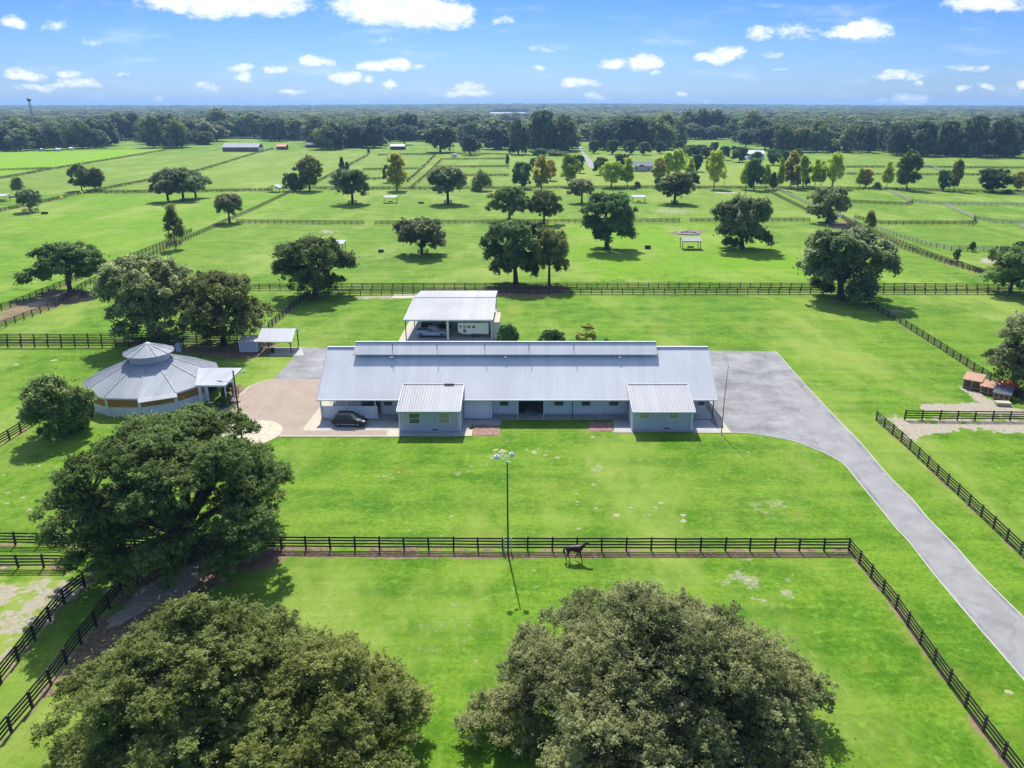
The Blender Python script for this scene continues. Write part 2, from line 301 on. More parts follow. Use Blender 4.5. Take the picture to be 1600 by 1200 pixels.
FENCE_T = [
 # name label, px points, style, detail
 ('dark board fence across the front lawn where the horse and floodlight pole stand', [(-50,850),(120,853),(345,857),(800,859.5),(1326,860.5)], 'd', 1),
 ('short dark fence at left just below the long front fence, ending at the huge oak', [(-50,887),(108,887)], 'd', 1),
 ('dark fence slanting beside the pale dry paddock at the lower left edge', [(133,917),(102,941),(0,1071),(-60,1148)], 'd', 1),
 ('dark fence curving from under the huge oak down beside the dirt path', [(320,859),(240,880),(187,930),(160,967),(134,997),(73,1080),(6,1159),(-50,1232)], 'd', 1),
 ('dark fence slanting down from the front corner post along the near side of the drive', [(1326,860.5),(1397,948),(1438,1007),(1485,1074),(1544,1154),(1584,1207),(1640,1280)], 'd', 1),
 ('dark fence on the far side of the drive starting at the sandy gateway', [(1369,657),(1407,690),(1521,797),(1586,859),(1640,912)], 'd', 1),
 ('short dark fence in front of the wooden sheds, above the sandy track', [(1413,656),(1500,657),(1660,658)], 'd', 1),
 ('dark fence slanting from the big round oak to behind the wooden sheds', [(1345,470),(1377,491),(1410,508),(1500,566),(1521,580),(1581,616),(1650,660)], 'd', 1),
 ('rear one of two long parallel dark fences across the field behind the barn', [(128,464),(250,458),(372,453),(475,452),(800,451),(1200,451),(1460,452),(1575,453)], 'd', 1),
 ('front one of two long parallel dark fences across the field behind the barn', [(480,462),(560,460.5),(800,459.5),(1200,459),(1350,459),(1560,459),(1660,460)], 'd', 1),
 ('rear one of the two parallel dark fences behind the round pen, reaching the left edge', [(-50,533),(100,533),(250,532),(392,529)], 'd', 1),
 ('front one of the two parallel dark fences behind the round pen, reaching the left edge', [(-50,543),(100,543),(250,542),(372,540)], 'd', 1),
 ('short brown fence slanting from the spreading oak down to the open shelter', [(485,462),(452,487),(420,515)], 'd', 1),
 ('lower one of two slanting fences left of the paired oaks, climbing to the gable shelter', [(-60,533),(0,514),(86,481),(132,449),(186,424),(262,389),(350,349),(400,327),(450,303)], 'b', 1),
 ('upper one of two slanting fences left of the paired oaks, passing the leaning oak', [(-60,503),(15,481),(77,456),(107,444),(159,423),(250,386),(300,363)], 'b', 1),
 ('dark fence slanting along the left edge below the round shrub', [(-50,722),(0,696),(40,671),(66,655)], 'd', 1),
 ('brown fence across the middle paddocks, the length left of the gap', [(370,349),(470,350),(569,351)], 'b', 1),
 ('brown fence across the middle paddocks, the long length right of the gap', [(586,351),(800,349),(1062,347)], 'b', 1),
 ('brown fence across the middle paddocks, the short length at its right end', [(1078,347),(1265,346)], 'b', 1),
 ('long brown fence in front of the yellow green tree row, right half', [(820,295),(1000,294),(1200,295),(1390,297),(1640,303)], 'f', 0),
 ('long brown fence in front of the yellow green tree row, left half', [(430,295),(560,296),(700,296),(820,295)], 'f', 0),
 ('dark fence line behind the cluster of three oaks', [(130,302),(230,301),(330,300),(425,298)], 'h', 0),
 ('brown fence climbing from the left edge past the small guarded oak', [(-60,345),(0,331),(72,316),(125,303),(165,296),(230,283)], 'h', 0),
 ('dark fence line climbing from the oak cluster to the long white barn', [(230,283),(305,269),(345,257),(400,240),(428,233)], 'h', 0),
 ('dark hedge like fence line below the bright yellow green field', [(-60,292),(0,280),(87,264),(190,247),(277,232)], 'h', 0),
 ('thin dark fence line across the bottom of the bright yellow green field', [(-60,268),(0,267),(80,264)], 'h', 0),
 ('dark fence climbing from the autumn tipped tree to a tiny columnar tree', [(450,303),(500,283),(530,267),(575,243)], 'h', 0),
 ('dark fence slanting between the far green paddocks, left side of the grass lane', [(680,243),(656,267),(636,285)], 'h', 0),
 ('dark fence slanting between the far green paddocks, right side of the grass lane', [(690,250),(665,275),(642,295)], 'h', 0),
 ('far paddock fence line, top of the left block of narrow paddocks', [(590,243),(640,242),(680,243)], 'h', 0),
 ('far paddock fence line, middle of the left block of narrow paddocks', [(568,266),(655,265)], 'h', 0),
 ('far paddock fence line, lower one of the left block of narrow paddocks', [(548,281),(638,280)], 'h', 0),
 ('far paddock fence line, top of the right block of narrow paddocks', [(690,250),(790,249)], 'h', 0),
 ('far paddock fence line, second of the right block of narrow paddocks', [(680,262),(795,261)], 'h', 0),
 ('far paddock fence line, lowest of the right block of narrow paddocks', [(668,276),(795,275)], 'h', 0),
 ('thin dark fence below the single round trees of the park like far lawn', [(700,241),(800,242)], 'h', 0),
 ('pale boarded fence along the right hand lane, near the long brown fence', [(1219,299),(1258,317),(1306,337),(1337,350)], 'l', 0),
 ('pale boarded fence along the lane below the slim reddish tree', [(1362,356),(1392,367),(1422,376),(1455,386),(1490,392),(1575,392)], 'l', 1),
 ('brown fence slanting along the lane from the tree row to the grey bushy oak', [(1200,300),(1232,316),(1262,331)], 'b', 0),
 ('brown fence down the right hand lane, outer line', [(1310,337),(1350,366),(1412,390),(1475,412),(1545,432)], 'b', 1),
 ('brown fence down the right hand lane, inner line', [(1335,350),(1362,364),(1450,400),(1525,425),(1580,442)], 'b', 1),
 ('brown fence with a curved end across the right paddocks, upper one', [(1325,317),(1415,321),(1425,318),(1424,314)], 'b', 0),
 ('brown fence with a curved end across the right paddocks, lower one', [(1335,342),(1375,351),(1517,351),(1525,347),(1522,342)], 'b', 0),
 ('pale boarded fence slanting behind the upper right paddock', [(1389,300),(1425,316),(1465,320),(1620,322)], 'l', 0),
 ('pale boarded fence slanting behind the middle right paddock', [(1476,322),(1522,342),(1555,348),(1620,352)], 'l', 0),
 ('pale boarded fence just entering at the right edge of the paddocks', [(1592,355),(1640,372)], 'l', 0),
 ('pale fence far off at the upper right, just left of the round dark tree', [(1590,305),(1640,312)], 'l', 0),
 ('thin dark fence line across the upper right field, rear one', [(1322,262),(1430,262),(1640,264)], 'h', 0),
 ('thin dark fence line across the upper right field, front one', [(1322,273),(1420,274),(1640,275)], 'h', 0),
 ('pale slanting fence by the gravel in the upper right field', [(1434,254),(1455,261),(1470,268)], 'l', 0),
]
def build_ground():
    ys = [30.]
    while ys[-1] < 14000: ys.append(ys[-1] + max(.34, (ys[-1] - 20) * .0045 if ys[-1] < 700 else ys[-1] * .02))
    ys = [-2000, -300, -60, 0, 15, 24] + ys; xs = [0.]
    while xs[-1] < 9000: xs.append(xs[-1] + (.36 if xs[-1] < 62 else max(.36, (xs[-1] - 50) * .03)))
    xs = [-x for x in xs[:0:-1]] + xs
    X, Y = np.meshgrid(np.array(xs), np.array(ys)); nx, ny = len(xs), len(ys); P = np.stack([X.ravel(), Y.ravel()], 1); x, y = P[:, 0], P[:, 1]
    z = hill(x, y); N = len(P)
    at = {k: np.zeros(N) for k in ('sand', 'dirt', 'dry', 'lush', 'woods')}
    nz = (fbm(x*.5, y*.5, 3) - .5); nz2 = (fbm(x*1.6, y*1.6, 4) - .5)
    def soft(d, w, edge): return np.clip(.5 - (d + (nz + nz2) * edge) / w, 0, 1)
    def put(ch, ps, w=.6, edge=1., amt=1., closed=True, wid=0.):
        q = poly(ps); m = (x > q[:, 0].min()-wid-12) & (x < q[:, 0].max()+wid+12) & (y > q[:, 1].min()-wid-12) & (y < q[:, 1].max()+wid+12); i = np.where(m)[0]
        if not len(i): return
        d = pdist(P[i], q, closed) - wid
        at[ch][i] = np.maximum(at[ch][i], np.clip(.5 - (d + (nz[i]+nz2[i])*edge) / w, 0, 1) * amt)
    # sand and gravel
    put('sand', [(1400,653),(1412,656),(1660,659),(1660,684),(1600,680),(1512,675),(1459,677),(1427,685),(1400,668),(1385,655)], 1.2, 4)
    put('sand', [(1441,632),(1530,629),(1500,604),(1509,604),(1560,630),(1640,652),(1445,643)], .5, 1.2)
    put('sand', [(319,862),(345,859),(400,866),(385,878),(345,885),(300,912),(240,950),(178,976),(170,968),(215,925),(280,880)], .6, 1.6)
    put('dirt', [(335,864),(450,862),(452,872),(360,900),(300,945),(220,1000),(110,1075),(85,1085),(130,1010),(170,965),(200,925),(250,880)], 1.2, 3)
    put('dirt', [(345,862),(800,864),(1326,864),(1330,870),(800,873),(345,870)], .35, .5)
    put('dirt', [(200,541),(270,543),(420,538),(446,548),(395,560),(340,560),(300,552),(240,546)], 1.5, 3)
    put('sand', [(535,464),(600,461),(650,463),(640,466),(560,467)], 1, 2, .7)
    put('dirt', [(760,455),(800,446),(870,446),(890,455),(850,466),(780,464)], 2, 6, .8)
    put('dirt', [(60,462),(110,452),(160,456),(150,468),(90,478),(0,505),(0,490)], 2, 4, .9)
    put('sand', [(40,478),(70,463),(95,460),(60,478)], 1.5, 3, .8)
    put('dirt', [(1290,350),(1330,345),(1355,362),(1330,372)], 2, 4, .8)
    put('dirt', [(1335,1100),(1420,1130),(1450,1180),(1350,1200)], 2, 5, .12)
    put('dry', [(-20,905),(60,905),(125,905),(128,922),(50,990),(-20,1075)], 1., 4, .95)
    put('sand', [(-20,915),(60,912),(118,910),(60,975),(-20,1050)], 3., 9, .75)
    put('dry', [(-20,1180),(70,1085),(150,1090),(120,1220),(-20,1230)], 2, 6, .6)
    put('dirt', [(1045,364),(1075,358),(1110,361),(1090,367),(1060,368)], 1.5, 4, .9)
    put('sand', [(1530,404),(1560,402),(1572,407),(1550,412),(1532,409)], .8, 1, .9)
    put('sand', [(740,283),(742,290),(670,292),(640,298),(740,297)], 2, 5, .35)
    put('dirt', [(372,600),(388,603),(375,618),(350,622),(345,605)], .6, 1, .7)
    put('sand', [(905,246),(925,262),(932,258),(912,244)], 1, 3, .2)
    # dry grass
    put('dry', [(560,296),(880,296),(1215,297),(1265,332),(1265,344),(820,345),(600,345),(470,345)], 12, 40, .32)
    put('dry', [(370,352),(1060,350),(1000,380),(760,430),(600,440),(500,400)], 12, 60, .30)
    put('dry', [(300,235),(560,240),(560,262),(440,290),(330,298),(300,262)], 15, 60, .6)
    put('dry', [(800,247),(1320,262),(1320,290),(800,292)], 8, 30, .95)
    put('dry', [(-80,345),(300,297),(1600,297),(1680,440),(-80,440)], 20, 60, .28)
    put('dry', [(-80,300),(-80,262),(350,235),(800,235),(1680,245),(1680,297)], 20, 60, .45)
    put('dry', [(1060,303),(1200,300),(1262,331),(1250,345),(1080,345)], 10, 50, .6)
    put('dry', [(800,300),(900,303),(880,345),(815,345)], 10, 30, .55)
    put('dry', [(1330,520),(1430,470),(1600,470),(1600,600),(1480,560)], 8, 30, .25)
    put('dry', [(0,600),(130,700),(100,840),(0,850)], 6, 20, .35)
    put('dry', [(760,700),(1250,700),(1260,840),(700,840)], 10, 30, .30)
    put('dry', [(450,700),(760,710),(740,840),(470,845)], 10, 30, .15)
    put('lush', [(-80,240),(180,234),(277,233),(190,246),(87,262),(-80,284)], 8, 8, 1.)
    put('lush', [(860,352),(1100,352),(1450,440),(900,440)], 12, 30, .5)
    put('lush', [(0,345),(120,305),(560,300),(350,345),(180,420),(0,470)], 12, 60, .35)
    for i, (lab, ps, st, dt) in enumerate(FENCE_T):
        if st in 'db': put('dirt', ps, .5, .9, .75, closed=False, wid=.25); put('dry', ps, 1.0, 2., .55, closed=False, wid=.8)
        elif st == 'f': put('dirt', ps, 1.5, 3., .7, closed=False, wid=1.)
        elif st == 'h': put('dirt', ps, 2, 4., .55, closed=False, wid=1.)
    # random worn spots
    rs = random.Random(5)
    for (px, py, r, a) in [(934,733,1.9,.42),(1195,786,2.0,.45),(1190,815,1.6,.36),(1225,900,1.2,.26),(1210,935,1.0,.3),(1170,905,1.8,.5),(745,725,1.8,.5),(490,1010,2.5,.25),
                           (700,980,2,.35),(1205,345,5,.4),(1050,330,9,.5),(1160,332,9,.6),(860,400,6,.3),(512,362,3,.7),(500,372,3,.5),(610,400,4,.4),(560,400,4,.4),(455,240,20,.25),(330,325,8,.3),(640,305,4,.5),(700,308,6,.5),(420,335,6,.35),(600,390,3,.5),(1390,485,4,.5),(1420,482,3,.4)]:
        cx, cy = G(px, py); m = np.hypot(x-cx, (y-cy)*.6) < r*2.5; d = np.hypot(x[m]-cx, (y[m]-cy)*1.0) - r
        at['sand'][m] = np.maximum(at['sand'][m], np.clip(.3 - (d*.5 + (nz[m]+nz2[m]*2.5)*2.6), 0, 1) * a)
    # woodland floor
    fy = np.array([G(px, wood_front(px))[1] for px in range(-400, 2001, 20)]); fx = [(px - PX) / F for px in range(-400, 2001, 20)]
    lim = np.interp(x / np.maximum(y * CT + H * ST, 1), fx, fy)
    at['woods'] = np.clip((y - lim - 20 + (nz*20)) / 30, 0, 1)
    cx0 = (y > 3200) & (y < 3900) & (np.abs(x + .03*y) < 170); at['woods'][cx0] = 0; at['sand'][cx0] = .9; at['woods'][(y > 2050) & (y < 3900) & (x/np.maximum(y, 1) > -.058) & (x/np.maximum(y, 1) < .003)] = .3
    me = bpy.data.meshes.new('ground'); me.vertices.add(N); me.vertices.foreach_set('co', np.stack([x, y, z], 1).ravel())
    i = np.arange((nx-1)*(ny-1)); r = i // (nx-1); c = i % (nx-1); a = r*nx + c; q = np.stack([a, a+1, a+nx+1, a+nx], 1)
    me.loops.add(q.size); me.loops.foreach_set('vertex_index', q.ravel()); me.polygons.add(len(q)); me.polygons.foreach_set('loop_start', np.arange(0, q.size, 4))
    me.update(calc_edges=True)
    for k, v in at.items():
        A = me.attributes.new(k, 'FLOAT', 'POINT'); A.data.foreach_set('value', v.astype(np.float32))
    o = bpy.data.objects.new('ground', me); COL.objects.link(o); tag(o, 'green pasture grass of the horse farm with worn sandy and brown patches', 'ground', kind='structure')
    m = bpy.data.materials.new('pasture'); m.use_nodes = True; t = m.node_tree; lk = t.links.new; p = t.nodes['Principled BSDF']; p.inputs['Roughness'].default_value = .9; p.inputs['Specular IOR Level'].default_value = .08
    c = t.nodes.new('ShaderNodeTexCoord')
    def nse(scale, det=4, st=(1, 1, 1), rot=0, rough=.6):
        mp = t.nodes.new('ShaderNodeMapping'); mp.inputs['Scale'].default_value = st; mp.inputs['Rotation'].default_value = (0, 0, rot); lk(c.outputs['Object'], mp.inputs[0])
        n = t.nodes.new('ShaderNodeTexNoise'); n.inputs['Scale'].default_value = scale; n.inputs['Detail'].default_value = det; n.inputs['Roughness'].default_value = rough; lk(mp.outputs[0], n.inputs['Vector']); return n.outputs[0]
    def rng(v, a, b, c0=0., c1=1.):
        n = t.nodes.new('ShaderNodeMapRange'); n.interpolation_type = 'SMOOTHSTEP'; lk(v, n.inputs[0]); n.inputs[1].default_value = a; n.inputs[2].default_value = b; n.inputs[3].default_value = c0; n.inputs[4].default_value = c1; return n.outputs[0]
    def mix(f, a, b, bt='MIX'):
        n = t.nodes.new('ShaderNodeMix'); n.data_type = 'RGBA'; n.blend_type = bt
        if isinstance(f, float): n.inputs[0].default_value = f
        else: lk(f, n.inputs[0])
        for k, v in ((6, a), (7, b)):
            if isinstance(v, tuple): n.inputs[k].default_value = (*v, 1)
            else: lk(v, n.inputs[k])
        return n.outputs[2]
    def att(k):
        a = t.nodes.new('ShaderNodeAttribute'); a.attribute_name = k; return a.outputs['Fac']
    big = nse(.035, 5); mid = nse(.22, 5); fine = nse(2.2, 6, rough=.75); strk = nse(.16, 4, (.22, 2.2, 1), .08); tiny = nse(9, 3, rough=.7)
    sat = (.056, .162, .006); soft_ = (.168, .288, .024)
    f1 = M(t, 'ADD', M(t, 'MULTIPLY', mid, .5), M(t, 'ADD', M(t, 'MULTIPLY', big, .25), M(t, 'MULTIPLY', strk, .35)))
    g = mix(rng(f1, .42, .66), sat, soft_)
    g = mix(rng(att('dry'), 0, 1), g, mix(rng(fine, .35, .65), (.20, .29, .035), (.31, .33, .085)))
    g = mix(att('lush'), g, mix(rng(mid, .3, .7), (.19, .40, .002), (.24, .42, .004)))
    g = mix(rng(fine, .40, .62, .0, .9), g, mix(1., g, (.50, .62, .35), 'MULTIPLY')); clump = nse(.9, 6, rough=.8); g = mix(rng(clump, .50, .68, 0, .9), g, (.165, .305, .035))
    g = mix(rng(tiny, .35, .75, 0, .3), g, (.16, .27, .02))
    pale = nse(.045, 6, (1, .45, 1), .3, .7); g = mix(rng(pale, .46, .64, 0, .8), g, mix(rng(fine, .35, .65), (.185, .27, .035), (.29, .345, .085)))
    mow = nse(.5, 2, (.06, 1.3, 1), .05); g = mix(rng(mow, .45, .6, 0, .32), g, mix(1., g, (.70, .80, .6), 'MULTIPLY'))
    redp = nse(.10, 4); g = mix(rng(redp, .58, .72, 0, .55), g, (.20, .23, .03))
    def edge(k, amt=.7):
        return rng(M(t, 'ADD', att(k), M(t, 'MULTIPLY', M(t, 'SUBTRACT', fine, .5), M(t, 'MULTIPLY', M(t, 'LESS_THAN', .02, att(k)), amt))), .32, .62)
    dirtc = mix(rng(mid, .35, .65), (.115, .075, .042), (.22, .15, .09)); dirtc = mix(rng(fine, .4, .7), dirtc, (.30, .23, .15))
    g = mix(edge('dirt', 1.1), g, dirtc)
    sandc = mix(rng(fine, .3, .7), (.26, .23, .17), (.42, .37, .29))
    sf = edge('sand', 1.5); g = mix(M(t, 'MULTIPLY', sf, M(t, 'MINIMUM', M(t, 'ADD', att('sand'), .2), 1.)), g, sandc)
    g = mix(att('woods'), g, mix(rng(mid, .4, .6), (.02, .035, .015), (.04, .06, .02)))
    lk(g, p.inputs['Base Color'])
    b = t.nodes.new('ShaderNodeBump'); b.inputs['Strength'].default_value = .35; b.inputs['Distance'].default_value = .12; lk(M(t, 'ADD', tiny, fine), b.inputs['Height']); lk(b.outputs[0], p.inputs['Normal'])
    me.materials.append(m); return o
def hill(x, y):
    x = np.asarray(x, float); y = np.asarray(y, float); t = np.clip((y - 2500) / 5500, 0, 1); a = x / np.maximum(y, 1)
    prof = .35 + .65 * np.exp(-((a - .05) / .45) ** 2) + .12 * np.sin(a * 9 + 1)
    return t * t * (3 - 2*t) * 26 * prof * (y > 0) + np.clip((y-8000)/6000, 0, 1) * -20
WFX = [-400,0,60,100,170,178,228,232,290,295,335,343,410,415,485,497,535,540,595,605,640,650,680,700,760,800,835,840,886,900,925,930,1060,1065,1150,1160,1205,1215,1390,1400,1585,1592,2000]
WFY = [240,237,236,234,232,223,222,231,231,226,226,217,217,221,221,234,234,231,231,222,222,221,222,223,223,231,232,236,236,224,224,231,231,218,218,224,230,238,239,244,245,205,205]
def wood_front(px): return float(np.interp(px, WFX, WFY))
build_ground()
def sheet(name, px, z, m, label, thick=0., smooth=False, world=None):
    pts = world if world is not None else [G(*p) for p in px]
    a = sum(pts[i][0]*pts[(i+1) % len(pts)][1] - pts[(i+1) % len(pts)][0]*pts[i][1] for i in range(len(pts)))
    if a < 0: pts = pts[::-1]
    b = MB().slab([(p[0], p[1], z) for p in pts], z + .1 if thick == 0 else thick)
    o = b.build(name, m); tag(o, label, name.replace('_', ' '), kind='structure'); return o
rE = [(1211,549),(1222,560),(1240,581),(1270,614),(1307.5,654),(1341,688),(1387,742),(1425,780),(1449,809),(1491,852),(1532,898),(1600,966),(1760,1126)]
lE = [(1141,676),(1165,677),(1191,680),(1238,689),(1281,705),(1309,719),(1324,731),(1343,755),(1371,789),(1397.5,822),(1423,850),(1460,898),(1520,970),(1600,1063),(1760,1250)]
sheet('driveway', [(1090,548)] + rE + lE[::-1] + [(1090,676)], .03, M_asph, 'grey asphalt court at the right end of the barn and drive curving to the lower right')
# paler drive surface laid over the lower part, edges soft irregular
rs = random.Random(2)
sheet('drive_surface', None, .036, M_drive, 'paler resurfaced strip of the drive', world=[(p[0], p[1]) for p in catmull([G(*p) for p in [(1236,592),(1262,618),(1300,656),(1334,690),(1380,744),(1418,781),(1484,853),(1594,967),(1750,1126),(1765,1247),(1606,1062),(1466,898),(1404,822),(1350,755),(1330,731),(1300,713),(1276,690),(1260,662),(1246,636),(1226,612),(1212,598)]], 5, closed=True)])
def strip(name, pts, w, h, m, label):
    b = MB(); n = len(pts); L_, R_ = [], []
    for i in range(n):
        a = Vector(pts[max(i-1, 0)]); c = Vector(pts[min(i+1, n-1)]); d = (c - a).normalized(); q = Vector((-d.y, d.x)) * w / 2; p = Vector(pts[i]); L_.append(p + q); R_.append(p - q)
    for i in range(n-1): b.slab([(*R_[i], h), (*R_[i+1], h), (*L_[i+1], h), (*L_[i], h)], h + .05)
    return tag(b.build(name, m), label, 'kerb', kind='structure')
strip('kerb', catmull([G(*p) for p in rE], 6), .12, .05, M_curb, 'thin pale edge on the right side of the drive')
strip('kerb', catmull([G(*p) for p in lE], 6), .12, .05, M_curb, 'thin pale edge on the left side of the drive')
lc = [(436,584),(446,573),(458,560),(466,553)]
sheet('parking_court', [(471,543),(478,543),(530,543),(530,596),(428,592)] + lc, .03, M_asph, 'grey asphalt court behind the left end of the barn')
pv = [(530,593),(428,592.5),(405,598),(390,604),(383,610),(375,617),(362,622),(340,624),(322,640),(330,655),(352,655),(372,660),(384,690),(436,682),(470,682),(530,682)]
sheet('paved_court', pv, .034, M_paver, 'pinkish brick paved court between the barn and the round pen')
strip('kerb', [G(*p) for p in [(428,592.5),(405,598),(390,604),(383,610),(375,617),(362,622)]], .25, .06, M_cream, 'cream edging on the far left curve of the paved court')
c0 = G(388, 677); sheet('paved_circle', None, .05, M_cream, 'round cream concrete pad beside the big oak', world=[(c0[0]+4.25*math.cos(a), c0[1]+4.4*math.sin(a)) for a in [i*2*math.pi/48 for i in range(48)]])
# barn slab and aprons (world metres)
BX0, BX1, BY0, BY1, BYR = -28.32, 24.92, 97.0, 112.4, 104.7
def rect(x0, x1, y0, y1): return [(x0, y0), (x1, y0), (x1, y1), (x0, y1)]
sheet('barn_slab', None, .10, M_conc, 'grey concrete floor slab and walkway of the barn', world=rect(-28.2, 24.6, 97.4, 112.3))
gx = lambda x, y: G(x, y)
sheet('apron_slab', None, .095, M_conc, 'grey concrete apron left of the small left wing', world=[G(497,671.5), G(626,671.5), G(626,657.3), G(505,657.3)])
sheet('apron_slab', None, .092, M_conc, 'grey concrete walk around the right end of the barn', world=[G(960,675), G(1126,675), G(1108,657.3), G(958,657.3)])
sheet('apron_slab', None, .088, M_conc, 'grey concrete walk beside the left mulch bed', world=[G(622,682), G(724,682), G(738,664.5), G(783,664.5), G(783,657.3), G(622,657.3)])
sheet('apron_edge', None, .085, M_cream, 'cream concrete strip running beside the left end wall of the barn', world=[G(473,671.5), G(497,671.5), G(516,640), G(514,596), G(508,596), G(500,637)])
sheet('apron_edge', None, .082, M_cream, 'cream concrete strip between the parked car and the lawn', world=[G(437,683), G(625,683), G(625,671.5), G(474,671.5), G(474,673.5), G(437,681)])
sheet('paver_strip', None, .089, M_paver, 'pinkish paved band inside the cream strip by the parked car', world=[G(438,681.3), G(604,681.3), G(606,673.3), G(474,673.3)])
sheet('apron_edge', None, .078, M_cream, 'cream concrete edge around the right end walk', world=[G(1085,677), G(1143,677), G(1124,652), G(1111,628), G(1107,628), G(1112,640), G(1124,673), G(1085,673)])
sheet('apron_edge', None, .074, M_cream, 'cream concrete edge beside the right mulch bed', world=[G(958,676.5), G(990,676.5), G(990,674), G(958,674)])
sheet('apron_edge', None, .079, M_cream, 'cream concrete step left of the left mulch bed', world=[G(722,682), G(737,682), G(739,672), G(728,672)])
for (ps, lb) in (([(737,682),(782,682),(783,665),(739,665)], 'reddish mulch bed just right of the left wing of the barn'), ([(919,675),(961,675),(958,659),(918,659)], 'reddish mulch bed just left of the right wing of the barn')):
    q = [G(*p) for p in ps]; b = MB(); n = 14; r_ = random.Random(4); gr = []
    for j in range(n+1):
        for i in range(n+1):
            s, u = i/n, j/n; X = (1-u)*((1-s)*q[0][0]+s*q[1][0])+u*((1-s)*q[3][0]+s*q[2][0]); Y = (1-u)*((1-s)*q[0][1]+s*q[1][1])+u*((1-s)*q[3][1]+s*q[2][1])
            gr.append((X, Y, .05 + (.07*r_.random() if 0 < i < n and 0 < j < n else -.1)))
    b.add(gr, [(j*(n+1)+i, j*(n+1)+i+1, (j+1)*(n+1)+i+1, (j+1)*(n+1)+i) for j in range(n) for i in range(n)])
    tag(b.build('mulch_bed', M_mulch), lb, 'flower bed')
# carport slab, shelter pad, shed pads
sheet('carport_slab', None, .07, M_conc, 'grey concrete floor under the vehicle shelter', world=rect(-22.6, -6.6, 134.2, 157.5))
sheet('apron_edge', None, .075, M_cream, 'cream edge on the left side of the vehicle shelter floor', world=[(-23.6, 134.2), (-22.6, 134.2), (-22.6, 158), (-23.6, 158)])
sheet('shelter_pad', None, .06, M_conc, 'concrete pad under the open gable shelter', world=[G(421,556), G(475,556), G(471,543), G(426,543)])
sheet('rear_pad', [(612,466),(650,466),(655,460),(616,460)], .04, M_cream, 'pale concrete pad behind the vehicle shelter')
sheet('far_road', [(990,262),(975,262),(930,264),(921,262),(915,250),(907,236),(900,222),(903,222),(911,236),(922,249),(930,256),(975,257)], .09, M_drive, 'pale road coming out of the wood past the row of round trees')
sheet('far_road', [(1120,300),(1150,301),(1150,302),(1118,301.5)], .06, M_curb, 'short piece of pale track behind the tree row')
sheet('lake', None, 6., mat('pale_lake', (.5, .52, .55), .25, spec=.6), 'pale strip of water far off in the wood', world=rect(-195, 12, 3300, 3800), thick=1)
# ------------------------------------------------------------------ barn
def ribs(mb, x0, x1, sp, line, w=.045, h=.035):
    """raised ribs running down a slope; line = (y0,z0,y1,z1)"""
    n = int((x1 - x0) / sp)
    for i in range(n + 1):
        x = x0 + (x1 - x0) * i / n
        mb.bar((x, line[0], line[1] + h/2), (x, line[2], line[3] + h/2), w, h)
def window(parent, x0, x1, y, z0, z1, glass=None, fr=.09, name='window', d=-1):
    """window facing -Y in a wall whose face is at y"""
    b = MB(); yo = y - .05
    b.box(x0-fr, x1+fr, yo, y+.02, z1, z1+fr); b.box(x0-fr, x1+fr, yo-.02, y+.02, z0-fr, z0)
    b.box(x0-fr, x0, yo, y+.02, z0, z1); b.box(x1, x1+fr, yo, y+.02, z0, z1); b.box(x0, x1, yo+.015, y+.02, (z0+z1)/2-.025, (z0+z1)/2+.025)
    w = b.build('window', M_trim, parent)
    g = MB().box(x0, x1, y-.02, y+.015, z0, z1).build('pane', glass or M_glass, w, world=False)
    g.data.transform(Matrix.Translation(-wloc(w)))
    return w
barn = empty('stable_barn', (-1.7, 104.7, 0), 'long white and pale blue stable barn with ribbed metal roof and raised ridge monitor', 'barn')
zr = lambda y: 3.08 + (y - BY0) * .639
b = MB(); t_ = .12
b.slab([(BX0, BY0, zr(BY0)), (BX1, BY0, zr(BY0)), (BX1, BYR, zr(BYR)), (BX0, BYR, zr(BYR))], t_)
b.slab([(BX0, BYR, zr(BYR)), (BX1, BYR, zr(BYR)), (BX1, BY1, zr(BY0)), (BX0, BY1, zr(BY0))], t_)
ribs(b, BX0+.06, BX1-.06, .305, (BY0, zr(BY0), BYR, zr(BYR)))
b.bar((BX0, BYR, zr(BYR)+.05), (BX1, BYR, zr(BYR)+.05), .35, .05)
b.build('roof', M_roof, barn)
b = MB(); b.bar((BX0-.02, BY0-.08, zr(BY0)-.09), (BX1+.02, BY0-.08, zr(BY0)-.09), .15, .14)
for x in (BX0-.03, BX1+.03): b.bar((x, BY0-.05, zr(BY0)-.06), (x, BYR, zr(BYR)-.06), .05, .22); b.bar((x, BYR, zr(BYR)-.06), (x, BY1, zr(BY0)-.06), .05, .22)
b.build('gutter', M_trim, barn)
# monitor
mz = lambda y: 7.46 + (y - 102.9) * .70
b = MB(); X0, X1 = -24.4, 17.6
b.slab([(X0, 102.9, mz(102.9)), (X1, 102.9, mz(102.9)), (X1, BYR, 8.75), (X0, BYR, 8.75)], .1)
b.slab([(X0, BYR, 8.75), (X1, BYR, 8.75), (X1, 106.5, 7.46), (X0, 106.5, 7.46)], .1)
ribs(b, X0+.06, X1-.06, .305, (102.9, 7.47, BYR, 8.76)); b.bar((X0, BYR, 8.8), (X1, BYR, 8.8), .3, .05)
b.build('monitor_roof', M_roof, barn)
b = MB(); b.box(X0+.3, X1-.3, 103.5, 105.9, 6.6, 7.6); b.build('monitor_wall', M_wall2, barn)
for px in (616.5, 685, 758.5, 826.5, 895.5):
    x = (px-828)/1220*110.0; MB().tube([(x, 103.7, 8.0), (x, 103.7, 8.75)], .05).build('vent_pipe', M_steel, barn)
for px, w in ((613, .5), (790, .3), (968, .3)):
    x = (px-828)/1220*108; MB().box(x-w/2, x+w/2, 102.6, 102.85, 7.05, 7.2).build('lamp', M_trim, barn)
